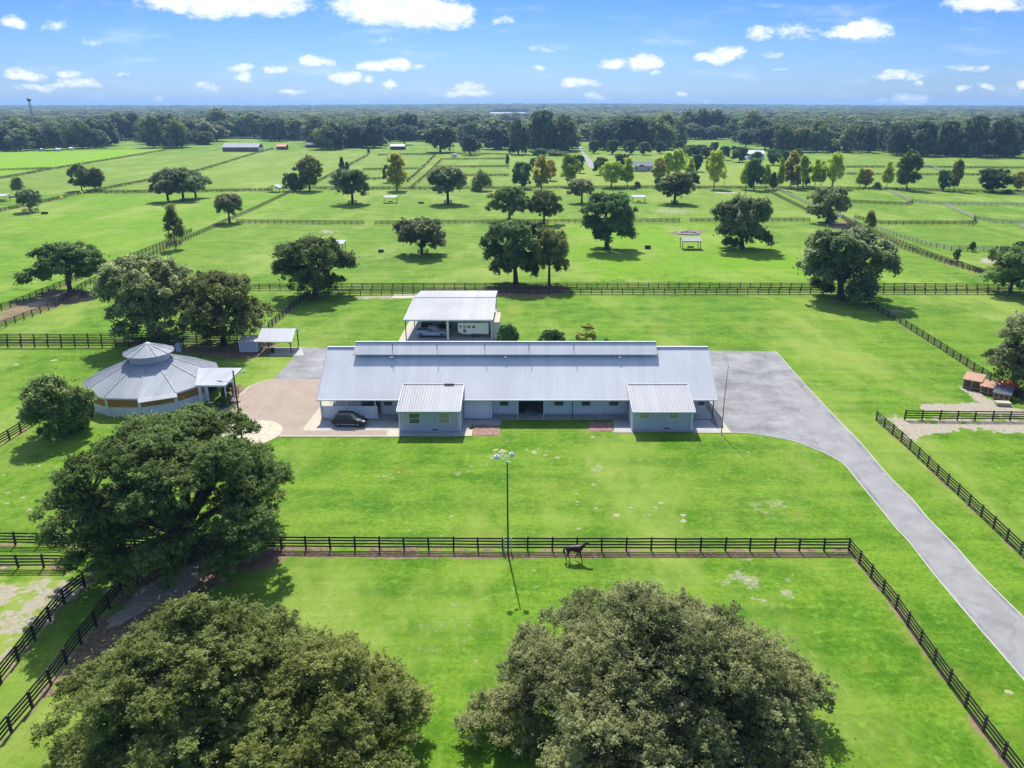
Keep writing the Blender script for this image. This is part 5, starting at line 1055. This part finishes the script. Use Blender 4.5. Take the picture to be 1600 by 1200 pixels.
# ------------------------------------------------------------------ vehicle shelter behind the barn
vs = empty('vehicle_shelter', (-14.5, 146, 0), 'open vehicle shelter with a wide white ribbed roof behind the barn', 'shelter')
def zc(y): return 3.85 + (y-135)*.075 if y < 148 else 4.825 - (y-148)*.10
b = MB(); b.slab([(-22.5, 135, zc(135)), (-6.65, 135, zc(135)), (-6.65, 148, zc(148)), (-22.5, 148, zc(148))], .14); b.slab([(-22.5, 148, zc(148)), (-6.65, 148, zc(148)), (-6.65, 158, zc(158)), (-22.5, 158, zc(158))], .14)
b.bar((-22.5, 148, zc(148)+.05), (-6.65, 148, zc(148)+.05), .5, .08); ribs(b, -22.4, -6.75, .34, (135, zc(135), 148, zc(148)), .08, .06); ribs(b, -22.4, -6.75, .34, (148, zc(148), 158, zc(158)), .08, .06); b.build('roof', M_roofw, vs)
b = MB(); b.bar((-22.5, 134.95, 3.72), (-6.65, 134.95, 3.72), .08, .26); b.bar((-22.53, 135, 3.75), (-22.53, 148, 4.6), .06, .24); b.bar((-6.62, 135, 3.75), (-6.62, 148, 4.6), .06, .24); b.build('fascia', M_trim, vs)
for x, y in ((-22.3, 135.3), (-22.3, 146), (-22.3, 157.5), (-6.9, 135.3), (-6.9, 157.5), (-14.6, 157.5), (-14.6, 146)): MB().box(x-.08, x+.08, y-.08, y+.08, 0, zc(y)-.12).build('post', M_steel if x < -20 else M_trim, vs)
MB().box(-14.95, -14.55, 135.2, 135.5, 0, 3.75).build('centre_post', M_trim, vs)
sc_ = empty('storage_container', (-6, 138.5, 0), 'tall grey storage container standing against the right side of the vehicle shelter', 'container'); MB().box(-6.9, -5.55, 136.0, 143, .05, 3.0).build('wall', M_wall2, sc_); MB().box(-7.0, -5.45, 135.9, 143.1, 3.0, 3.12).build('roof', M_cream, sc_)
b = MB(); [b.box(-6.9+i*.225, -6.86+i*.225, 135.93, 135.98, .1, 2.95) for i in range(1, 6)]; b.build('corrugation', M_wall, sc_)
# ------------------------------------------------------------------ open gable shelter and blue shed
gs = empty('open_shelter', (-43, 129, 0), 'open sided shelter with a pale metal gable roof beside the blue grey shed', 'shelter')
X0, X1, Y0, Y1 = -46.2, -40.3, 127.2, 131.6; ym = 129.9
b = MB(); b.slab([(X0-.1, Y0-.3, 2.15), (X1+.0, Y0-.3, 2.15), (X1+.0, ym, 3.65), (X0-.1, ym, 3.65)], .09); b.slab([(X0-.1, ym, 3.65), (X1+.0, ym, 3.65), (X1, Y1+.6, 2.45), (X0-.1, Y1+.6, 2.45)], .09); ribs(b, X0, X1-.1, .3, (Y0-.3, 2.15, ym, 3.65)); b.build('roof', M_roof, gs)
for x, y, z in ((X0+.3, Y0, 2.15), (X1-.4, Y0, 2.15), (X0+.3, Y1, 2.6), (X1-.4, Y1, 2.6)): MB().box(x-.08, x+.08, y-.08, y+.08, 0, z).build('post', M_post, gs)
b = MB(); b.bar((X1-.4, Y0, 1.5), (X1-1.0, Y0, 2.1), .08, .08); b.bar((X0+.3, Y0, 1.5), (X0+.9, Y0, 2.1), .08, .08); b.bar((X0+.3, Y0, 2.05), (X1-.4, Y0, 2.05), .08, .16); b.build('brace', M_post, gs)
bs = empty('garden_shed', (-48.0, 129, 0), 'small blue grey shed with white corners under the paired oaks', 'shed')
MB().box(-49.6, -46.6, 127.6, 130.4, .1, 2.0).build('wall', M_blue, bs); MB().slab([(-49.8, 127.4, 2.02), (-46.4, 127.4, 2.02), (-46.4, 130.6, 2.3), (-49.8, 130.6, 2.3)], .1).build('roof', mat('leaf_strewn_roof', (.45, .43, .40), .8, col2=(.75, .75, .76), vscale=2), bs)
b = MB(); [b.box(x-.05, x+.05, 127.55, 127.6, .1, 1.95) for x in (-49.56, -46.64)]; b.box(-46.62, -46.55, 127.6, 127.7, .1, 1.95); b.box(-49.5, -46.7, 127.56, 127.59, .1, .2); b.build('corner_trim', M_trim, bs)
x, y = G(426.5, 552); e = empty('trash_can', (x, y, .06), 'black lidded bin under the open sided shelter', 'trash can'); MB().lathe([(.24, .06), (.3, .85)], (x, y, 0), 14).build('body', M_black, e); MB().lathe([(.34, .85), (.3, .95), (.08, 1.0)], (x, y, 0), 14).build('lid', M_black, e)
x, y = G(281, 549); e = empty('utility_box', (x, y, 0), 'small blue grey upright box behind the round pen', 'utility box'); MB().box(x-.5, x+.35, y-.4, y+.4, 0, 1.3).build('cabinet', M_blue, e, bevel=.04); MB().add([(x-.55, y-.45, 1.3), (x+.4, y-.45, 1.3), (x+.4, y+.45, 1.3), (x-.55, y+.45, 1.3), (x-.1, y-.45, 1.65), (x-.1, y+.45, 1.65)], [(0,1,4), (2,3,5), (0,4,5,3), (1,2,5,4)]).build('cap', M_blue, e)
# ------------------------------------------------------------------ poles
lx, ly = -2.05, 63.77
lp = empty('floodlight_pole', (lx, ly, 0), 'tall dark pole with floodlight bells at the front fence', 'light pole')
MB().tube([(lx, ly, 0), (lx, ly, 5), (lx, ly, 9.7)], [.09, .075, .055], 10).build('pole', M_steel, lp, smooth=True)
MB().bar((lx-.38, ly, 9.72), (lx+.38, ly, 9.72), .05, .05).tube([(lx-.35, ly, 9.72), (lx-.6, ly-.1, 10.0), (lx-.85, ly-.1, 10.15)], .025, 6).tube([(lx+.35, ly, 9.72), (lx+.38, ly+.1, 10.2)], .025, 6).tube([(lx, ly, 9.7), (lx-.3, ly+.3, 10.1)], .025, 6).build('crossbar', M_trim, lp)
M_lamp = mat('lamp_bell', (.74, .73, .70), .7, spec=.2, col2=(.88, .87, .84), vscale=3)
for (dx, dy, z, r) in ((-.92, -.1, 10.2, .25), (.42, .1, 10.35, .25), (-.38, .35, 10.2, .13)):
    b = MB().lathe([(r*.3, r*1.0), (r*.72, r*.78), (r*.97, r*.35), (r*1.05, -r*.1), (r*.95, -r*.5), (r*.6, -r*.8)], (lx+dx, ly+dy, z), 16); h = b.build('lamp_head', M_lamp, lp, smooth=True)
    MB().lathe([(r*.12, r*1.35), (r*.34, r*1.2), (r*.34, r*.9)], (lx+dx, ly+dy, z), 10).build('socket', M_trim, h, world=False).data.transform(Matrix.Translation(-wloc(h)))
for px, lb in ((787.5, 'left white post at the foot of the floodlight pole'), (798.5, 'right white post at the foot of the floodlight pole')):
    x, y = G(px, 862); e = empty('gate_post', (x, y, 0), lb, 'post'); MB().box(x-.06, x+.06, y-.06, y+.06, 0, 1.45).build('post_shaft', M_trim, e); MB().lathe([(.09, 1.45), (.02, 1.53)], (x, y, 0), 8).build('cap', M_trim, e)
x, y = G(1127, 679); fp = empty('flag_pole', (x, y, 0), 'thin bare flag pole at the near right corner of the barn', 'flag pole')
zt = ZZ(571, y); MB().tube([(x, y, 0), (x, y, zt*.5), (x+.12, y, zt)], [.07, .055, .03], 8).build('pole', mat('grey_pole', (.22, .22, .24), .5), fp); MB().lathe([(.01, zt), (.07, zt+.05), (.01, zt+.12)], (x+.12, y, 0), 8).build('finial', M_trim, fp); MB().lathe([(.2, 0), (.16, .08)], (x, y, 0), 10).build('foot', M_conc, fp)
x, y = G(381, 705); zt = ZZ(579, y); lp2 = empty('yard_light_pole', (x, y, 0), 'brown wooden pole with two cobra head lamps by the paved court', 'light pole')
MB().tube([(x, y, 0), (x, y, zt)], [.13, .09], 8).build('pole', M_post, lp2)
def arm(dx, dz, z0):
    MB().tube([(x, y, z0), (x+dx*.5, y-.1, z0+dz*.8), (x+dx, y-.1, z0+dz)], .035, 6).build('arm', M_trim, lp2)
    b = MB().lathe([(.02, -.3), (.12, -.2), (.13, .15), (.03, .32)], (0, 0, 0), 8, 'x'); h = b.build('lamp_head', M_trim, lp2, smooth=True, world=False); h.location = (dx*1.15, -.1, z0+dz+.02); h.rotation_euler = (0, -.35*(1 if dx > 0 else -1), 0)
zh = ZZ(597, y); arm(1.15, .75, ZZ(590, y)); arm(-1.5, .25, ZZ(598, y))
b = MB()
for z in (ZZ(604, y), ZZ(611, y), ZZ(619, y)): b.bar((x-.25, y-.15, z), (x+.35, y-.15, z), .05, .05)
b.bar((x+.35, y-.15, ZZ(603, y)), (x+.35, y-.15, ZZ(617, y)), .05, .05); b.bar((x+.35, y-.15, ZZ(617, y)), (x, y-.1, ZZ(625, y)), .05, .05); b.build('bracket', M_post, lp2)
# far mast
ty = 1500.; tx = (52-828)/1220*(ty*CT+30*ST); zt = ZZ(153, ty); e = empty('cell_tower', (tx, ty, 0), 'far off dark mast with a box on top above the wood at left', 'mast')
b = MB(); w = 1.6
for sx, sy in ((-1,-1), (1,-1), (1,1), (-1,1)): b.bar((tx+sx*w, ty+sy*w, 0), (tx+sx*w*.7, ty+sy*w*.7, zt-4), .35, .35)
for i in range(14): z = i*(zt-4)/14; z2 = (i+1)*(zt-4)/14; s = 1 if i % 2 else -1; b.bar((tx-s*w*.9, ty-w*.9, z), (tx+s*w*.9, ty-w*.9, z2), .3, .3); b.bar((tx-w*.9, ty-w*.9, z2), (tx+w*.9, ty-w*.9, z2), .3, .3)
b.build('mast', M_steel, e); MB().lathe([(1.5, zt-6), (3.4, zt-4.5), (3.4, zt-1.2), (1.2, zt)], (tx, ty, 0), 12).build('antenna_box', M_black, e)
# ------------------------------------------------------------------ vehicles
def paint(name, col, rough=.35, metal=.0): return mat(name, col, rough, metal=metal, spec=.35)
def wheel(root, x, y, r, w, side):
    t_ = MB().lathe([(r*.62, -w/2), (r*.95, -w/2), (r, -w*.3), (r, w*.3), (r*.95, w/2), (r*.62, w/2)], (0, 0, 0), 20, 'y').build('tyre', M_tyre, None, smooth=False)
    e = bpy.data.objects.new('wheel', None); COL.objects.link(e); e.parent = root; e.location = (x, y, r); t_.parent = e
    b = MB().lathe([(r*.62, -w*.42), (r*.62, w*.42)], (0, 0, 0), 20, 'y'); 
    for k in range(5):
        a = k*2*math.pi/5; b.bar((0, side*w*.46, 0), (r*.56*math.cos(a), side*w*.46, r*.56*math.sin(a)), .05, .06, up=(0, 1, 0))
    b.build('rim', M_rim, None).parent = e
def side_prof(root, name, prof, w0, w1, zmid, m, bevel=.05):
    """extrude an x-z outline across the car, narrower above zmid"""
    n = len(prof); b = MB(); vs = []
    for s in (-1, 1):
        for (x, z) in prof: k = 0 if z <= zmid else min(1, (z-zmid)/.55); vs.append((x, s*(w0*(1-k)+w1*k)/2, z))
    b.add(vs, [tuple(range(n)), tuple(range(2*n-1, n-1, -1))] + [(i, i+n, (i+1) % n+n, (i+1) % n) for i in range(n)])
    o = b.build(name, m, None, bevel=bevel); o.parent = root; return o
M_roofc = mat('car_roof_glass', (.015, .02, .03), .9, spec=.05)
def quad(root, name, pts, m):
    o = MB().slab(pts, .012).build(name, m, None); o.parent = root; return o
def car(kind, loc, rz, col, label, name, cat, Lc=4.6, W=1.9):
    e = empty(name, loc, label, cat, rz=rz); P = paint('paint_' + name, col); h = Lc/2
    if kind == 'suv':
        low = [(-h+.02, .45), (-h, .80), (-h+.10, .98), (-h+.5, 1.03), (h-1.3, 1.04), (h-.7, .97), (h-.22, .83), (h-.03, .62), (h-.02, .40), (h-.4, .28), (-h+.4, .30)]
        cab = [(-h+.16, 1.0), (-h+.62, 1.52), (-h+1.05, 1.62), (.25, 1.60), (h-1.12, 1.02)]
    else:
        low = [(-h, .55), (-h, 1.02), (-h+.03, 1.06), (-.35, 1.06), (h-1.4, 1.16), (h-.35, 1.10), (h-.02, .95), (h, .55), (h-.1, .42), (-h+.5, .42)]
        cab = [(-.75, 1.08), (-.62, 1.82), (-.3, 1.88), (.75, 1.86), (h-1.35, 1.16)]
    side_prof(e, 'body', low, W, W, 9, P, .09)
    c_ = side_prof(e, 'cabin', cab, W*.95, W*.74, cab[0][1], M_glass, .04)
    top = [p for p in cab if p[1] > cab[1][1]-.01]
    rf = MB().slab([(cab[1][0]-.03, -W*.39, cab[2][1]+.02), (cab[3][0]+.05, -W*.39, cab[3][1]+.02), (cab[3][0]+.05, W*.39, cab[3][1]+.02), (cab[1][0]-.03, W*.39, cab[2][1]+.02)], .08).build('roof', M_roofc if kind == 'suv' else P, None, bevel=.03); rf.parent = e
    b = MB()
    for s in (-1, 1):
        yb, yt = s*W*.472, s*W*.375; zb = cab[0][1]+.0; zt_ = cab[2][1]
        for xb, xt in ((cab[0][0]+.1, cab[1][0]+.15), (cab[4][0]-.05, cab[3][0]), ((cab[0][0]+cab[4][0])/2, (cab[1][0]+cab[3][0])/2+.05)): b.bar((xb, yb, zb), (xt, yt, zt_), .07, .05)
        b.bar((cab[1][0], yt*1.02, zt_-.0), (cab[3][0], yt*1.02, zt_), .05, .05)
    b.build('pillar', P, None).parent = e
    for s in (-1, 1):
        MB().box(h-.34, h-.02, s*W*.38-.16, s*W*.38+.16, .74, .86).build('headlight', mat('headlight_glass', (.7, .72, .75), .1, spec=.8), None, bevel=.02).parent = e
        MB().box(-h-.01, -h+.08, s*W*.42-.1, s*W*.42+.08, .75, 1.0).build('tail_light', mat('tail_light', (.35, .01, .01), .2), None).parent = e
        MB().box(cab[4][0]-.35, cab[4][0]-.15, s*W*.52-.09, s*W*.52+.09, 1.08, 1.25).build('mirror', P, None, bevel=.03).parent = e
    MB().box(h-.04, h+.012, -.55, .55, .5, .78).build('grille', M_black, None).parent = e
    MB().box(-h+.9, h-.9, -W/2-.012, W/2+.012, .32, .44).build('sill', M_rim if kind == 'suv' else M_black, None).parent = e
    r = .37 if kind == 'suv' else .42
    for xx in (-h+.88, h-.92):
        for s in (-1, 1): wheel(e, xx, s*(W/2-.1), r, .24, s)
    if kind != 'suv':
        b = MB(); b.box(-h+.02, -.78, -W/2+.02, -W/2+.1, 1.04, 1.36); b.box(-h+.02, -.78, W/2-.1, W/2-.02, 1.04, 1.36); b.box(-h+.02, -h+.1, -W/2+.1, W/2-.1, 1.04, 1.36); b.build('bed_side', P, None, bevel=.02).parent = e
        MB().box(-h+.1, -.78, -W/2+.1, W/2-.1, 1.05, 1.32).build('bed_cover', mat('bed_cover', (.10, .085, .08), .6), None).parent = e
    return e
x, y = G(545, 668.5); car('suv', (x, y+.9, .1), R(-4), (.022, .030, .048), 'dark grey sport utility car parked in front of the half wall of the barn', 'parked_car', 'car', 4.45, 1.9)
x, y = G(674.5, 528); car('pickup', (x, y+.9, .07), R(0), (.30, .40, .56), 'grey and silver pickup truck parked under the left side of the vehicle shelter', 'pickup_truck', 'truck', 5.7, 2.0)
car('pickup', (-17.6, 142.4, .07), R(0), (.012, .016, .018), 'black pickup truck parked behind the silver one under the vehicle shelter', 'dark_pickup_truck', 'truck', 5.6, 2.0)
car('suv', (-22.3, 102.3, .1), R(90), (.012, .05, .055), 'dark teal car parked inside the open left bay of the barn', 'teal_car', 'car', 4.6, 1.9)
# horse trailer
x0, y = G(716, 527); x1, _ = G(763.5, 527); y += .9; e = empty('horse_trailer', ((x0+x1)/2, y, .07), 'white two axle horse trailer parked under the right side of the vehicle shelter', 'trailer'); cx = (x0+x1)/2; hw = (x1-x0)/2; M_tr = mat('trailer_skin', (.86, .86, .86), .35, spec=.5)
o = side_prof(e, 'body', [(-hw, 1.0), (-hw+.02, 2.55), (-hw+.2, 2.7), (hw-.1, 2.7), (hw, 2.55), (hw, .55), (-hw+1.0, .55)], 2.1, 2.1, 9, M_tr, .05)
for (a, c_, z0, z1, nm) in ((-hw+.3, -hw+.65, 1.85, 2.2, 'window'), (-hw+1.75, -hw+2.3, 1.75, 2.15, 'window'), (-hw+2.6, -hw+3.15, 1.75, 2.15, 'window')): MB().box(a, c_, -1.075, -1.045, z0, z1).build(nm, M_glass, None).parent = e
d = MB().box(-hw+.95, -hw+1.5, -1.08, -1.045, .75, 2.25).build('door', M_trim, None); d.parent = e
MB().box(-hw+1.0, -hw+1.45, -1.1, -1.085, 1.65, 2.15).build('pane', M_screen, None).parent = d; MB().box(-hw+1.0, -hw+1.45, -1.1, -1.085, .95, 1.4).build('panel', M_glass, None).parent = d
MB().bar((-hw+.9, 0, .55), (-hw-.9, 0, .5), .12, .1).bar((-hw+.9, .6, .55), (-hw-.8, 0, .5), .08, .08).bar((-hw+.9, -.6, .55), (-hw-.8, 0, .5), .08, .08).build('hitch', M_rim, None).parent = e
MB().box(-hw+2.0, hw-.6, -1.16, -.95, .72, .84).build('mudguard', M_tr, None).parent = e; MB().box(hw-.1, hw+.02, -1.0, 1.0, .6, 2.5).build('ramp', M_trim, None).parent = e
for xx in (-hw+2.75, -hw+3.6):
    for s in (-1, 1): wheel(e, xx, s*.98, .36, .22, s)
# ------------------------------------------------------------------ wooden sheds at the right
M_salm = mat('salmon_roof', (.36, .17, .10), .75, col2=(.50, .30, .20), vscale=2); M_dark = mat('dark_screen', (.07, .05, .045), .7, col2=(.20, .12, .08), vscale=5); M_wd = mat('brown_timber', (.24, .11, .045), .75, var=.3, vscale=2); M_lw = mat('light_timber', (.5, .36, .2), .8)
def hut(x, y, w, d, h, rz, roofm, label, slope=.35, fronts=2, name='wooden_hut'):
    e = empty(name, (x, y, 0), label, 'shed', rz=rz); A = lambda b, nm, m, **k: setattr(b.build(nm, m, None, **k), 'parent', e)
    A(MB().add([(-w/2,-d/2,0),(w/2,-d/2,0),(w/2,d/2,0),(-w/2,d/2,0),(-w/2,-d/2,h-slope),(w/2,-d/2,h-slope),(w/2,d/2,h),(-w/2,d/2,h)], [(3,2,1,0),(4,5,6,7),(0,1,5,4),(1,2,6,5),(2,3,7,6),(3,0,4,7)]), 'wall', M_wd)
    A(MB().slab([(-w/2-.15,-d/2-.2,h-slope+.02),(w/2+.15,-d/2-.2,h-slope+.02),(w/2+.15,d/2+.15,h+.06),(-w/2-.15,d/2+.15,h+.06)], .09), 'roof', roofm)
    for i in range(fronts):
        a = -w/2+.12+i*(w-.24)/fronts; c_ = a+(w-.24)/fronts-.12; A(MB().box(a, c_, -d/2-.03, -d/2-.008, .35, h-slope-.2), 'screen', M_dark)
    b = MB()
    for i in range(fronts+1): a = -w/2+.06+i*(w-.12)/fronts; b.box(a-.06, a+.06, -d/2-.06, -d/2-.035, .0, h-slope)
    for zz in (.28, h-slope-.1): b.box(-w/2, w/2, -d/2-.085, -d/2-.062, zz-.05, zz+.05)
    A(b, 'frame', M_lw)
    A(MB().box(-w/2-.03, -w/2-.005, -d/2+.2, d/2-.2, .5, h-slope-.3), 'side_screen', M_dark)
    return e
hut(66.5, 110.3, 2.3, 2.6, 1.8, R(-38), M_salm, 'brown wooden hut with salmon roof, top left one of the group by the fence')
hut(67.7, 108.0, 2.1, 2.2, 1.5, R(-38), M_salm, 'low wooden hut with a salmon roof in the middle of the group by the fence')
hut(68.2, 105.5, 2.1, 2.1, 1.55, R(-38), mat('slate_cover', (.07, .08, .10), .35, col2=(.14, .15, .18), vscale=3), 'wooden bin with a dark slate cover, lowest one of the group by the fence', slope=.5, fronts=3)
e = empty('metal_drum', (70.2, 107.8, 0), 'bright orange red metal tank behind the wooden huts', 'tank'); M_or = mat('orange_paint', (.50, .09, .035), .45, var=.2, vscale=2)
MB().lathe([(.85, -1.2), (.95, -1.05), (.95, 1.05), (.85, 1.2)], (70.2, 107.8, 1.0), 16, 'x').build('shell', M_or, e, smooth=False); MB().box(69.3, 69.5, 107.2, 108.4, 0, .5).box(70.9, 71.1, 107.2, 108.4, 0, .5).build('cradle', M_steel, e)
x, y = G(1566, 633); e = empty('stone_block', (x, y, 0), 'pale rectangular slab lying in front of the wooden bin', 'block'); MB().box(-.95, .95, -.5, .5, 0, .45).build('slab', mat('tan_block', (.50, .44, .28), .9, var=.15), None, bevel=.05).parent = e; MB().box(-.99, .99, -.54, .54, .45, .5).build('edge', M_cream, None).parent = e; e.rotation_euler.z = R(-8)
# ------------------------------------------------------------------ horse
def horse():
    x, y = G(897, 876); y += .05; e = empty('horse', (x, y, 0), 'dark bay horse walking beside the front fence, facing right', 'horse')
    J = [(-.80,0,1.40,.13),(-.60,0,1.38,.30),(-.22,0,1.31,.31),(.12,0,1.27,.34),(.48,0,1.32,.31),(.72,0,1.46,.21),(.93,0,1.66,.155),(1.12,0,1.82,.12),(1.22,0,1.83,.12),(1.36,0,1.70,.092),(1.50,0,1.58,.055)]
    ed = [(i, i+1) for i in range(10)]
    def leg(root, pts):
        k = root
        for p in pts: J.append(p); ed.append((k, len(J)-1)); k = len(J)-1
    leg(1, [(-.60,-.15,1.08,.16),(-.52,-.16,.88,.105),(-.76,-.15,.55,.070),(-.76,-.15,.16,.048),(-.70,-.15,.04,.055)])
    leg(1, [(-.58,.15,1.08,.16),(-.42,.16,.88,.105),(-.55,.15,.55,.070),(-.46,.15,.17,.048),(-.40,.15,.04,.055)])
    leg(4, [(.52,-.14,1.02,.13),(.56,-.15,.82,.075),(.66,-.15,.48,.062),(.70,-.15,.15,.046),(.76,-.15,.04,.055)])
    leg(4, [(.48,.14,1.02,.13),(.42,.15,.82,.075),(.26,.15,.50,.062),(.12,.15,.20,.046),(.12,.15,.08,.05)])
    leg(8, [(1.19,-.07,1.97,.022)]); leg(8, [(1.19,.07,1.97,.022)])
    me = bpy.data.meshes.new('coat'); me.from_pydata([j[:3] for j in J], ed, []); o = bpy.data.objects.new('coat', me); COL.objects.link(o); o.parent = e
    me.materials.append(mat('bay_coat', (.040, .019, .012), .5, var=.4, vscale=2, spec=.3))
    sk = o.modifiers.new('skin', 'SKIN'); 
    if not me.skin_vertices: me.attributes.new('x', 'FLOAT', 'POINT')
    for i, j in enumerate(J): me.skin_vertices[0].data[i].radius = (j[3], j[3])
    me.skin_vertices[0].data[1].use_root = True; me.skin_vertices[0].data[0].use_root = False
    o.modifiers.new('smooth', 'SUBSURF').render_levels = 2; sk.use_smooth_shade = True
    MB().tube([(-.76,0,1.46),(-.89,0,1.34),(-.96,.01,1.0),(-.93,0,.68),(-.90,0,.52)], [.06,.085,.10,.08,.02], 8).build('tail', M_black, None, smooth=True).parent = e
    MB().tube([(1.10,0,1.93),(.92,.02,1.80),(.70,.03,1.63),(.52,.02,1.55)], [.02,.045,.05,.02], 6).build('mane', M_black, None, smooth=True).parent = e
    return e
hs = horse()
# ------------------------------------------------------------------ shrubs and palms round the buildings
def palm(px, Y, topy, w, label, trunk=True, fronds=38, lm='oak'):
    x = (px-828)/1220*(Y*CT+36*ST); zt = ZZ(topy, Y); r = w/ppm(Y, zt)/2; e = empty('palm', (x, Y, 0), label, 'palm'); rr = random.Random(px); hub = zt - r*.75
    if trunk: MB().tube([(x, Y, 0), (x+.05, Y, hub*.5), (x, Y, hub)], [.2, .16, .14], 8).build('trunk', M_bark, e)
    V_, T_ = [], []
    for k in range(fronds):
        a = rr.uniform(0, 6.28); el = rr.uniform(-.5, 1.3); d = Vector((math.cos(a)*math.cos(el), math.sin(a)*math.cos(el), math.sin(el))); side = d.cross(Vector((0, 0, 1))).normalized(); c_ = Vector((x, Y, hub)) + d*r*.55
        for j in range(11):
            t = (j-5)/5*1.2; dd = (d*math.cos(t)+side*math.sin(t)).normalized(); tip = c_+dd*r*.5 - Vector((0, 0, .12*r)); n_ = dd.cross(Vector((rr.random(), rr.random(), 1)))  .normalized()*.13
            V_ += [c_-n_*.4, c_.lerp(tip, .5)-n_, tip, c_.lerp(tip, .5)+n_]; T_.append(rr.random())
        V_ += [Vector((x, Y, hub))-side*.03, c_-side*.02, c_+side*.02, Vector((x, Y, hub))+side*.03]; T_.append(.2)
    v = np.array([tuple(q-Vector((x, Y, 0))) for q in V_]); o = bpy.data.objects.new('fronds', leaf_mesh('fronds', v, np.array(T_), LM[lm])); COL.objects.link(o); o.parent = e
palm(915.5, 126, 507, 40, 'fan palm rising behind the barn roof right of the rounded bush', lm='lime' if False else 'olive')
def shrub(px, Y, topy, w, label, key='bush', name='shrub'):
    x = (px-828)/1220*(Y*CT+38*ST); z = ZZ(topy, Y); return tree(key, x, Y, w/ppm(Y, 1), max(z, .5), label, 'shrub', name=name)
shrub(793, 129, 509, 38, 'yellowish green shrub behind the barn beside the vehicle shelter', 'shrub_b'); shrub(863, 129, 517, 46, 'rounded bush behind the barn roof left of the fan palm', 'shrub_b'); shrub(948, 127, 530, 18, 'low bush behind the barn roof right of the fan palm')
x, y = G(353, 617); shrub(353, y, 597, 26, 'leafy green bush beside the portico of the round pen')
for px, by, tp, w, lb in ((344, 634, 620, 34, 'feathery dark palm clump under the portico of the round pen, upper one'), (322, 643, 626, 34, 'feathery dark palm clump against the round pen wall, middle one'), (303, 651, 638, 26, 'feathery dark palm clump against the round pen wall, lower one')):
    x, y = G(px, by); palm(px, y, tp, w, lb, trunk=False, fronds=34, lm='deep')
tree('bush', 1.45, 99.8, .9, 1.5, 'green potted bush just inside the barn breezeway', 'shrub', name='shrub', z=.1)
tree('bush', *G(405, 538), 1.6, 1.0, 'small reddish bush between the blue grey shed and the open shelter', 'shrub', name='shrub')
# ------------------------------------------------------------------ air
hz = MB().box(-9400, 9400, -2100, 14600, -26, 100).build('haze', None); tag(hz, 'thin bluish summer haze over the farmland', 'haze', kind='stuff')
m = bpy.data.materials.new('haze'); m.use_nodes = True; t = m.node_tree; t.nodes.clear(); o = t.nodes.new('ShaderNodeOutputMaterial'); v = t.nodes.new('ShaderNodeVolumePrincipled'); v.inputs['Color'].default_value = (.38, .64, 1, 1); v.inputs['Density'].default_value = .00011; v.inputs['Anisotropy'].default_value = .1
t.links.new(v.outputs[0], o.inputs['Volume']); hz.data.materials.append(m)
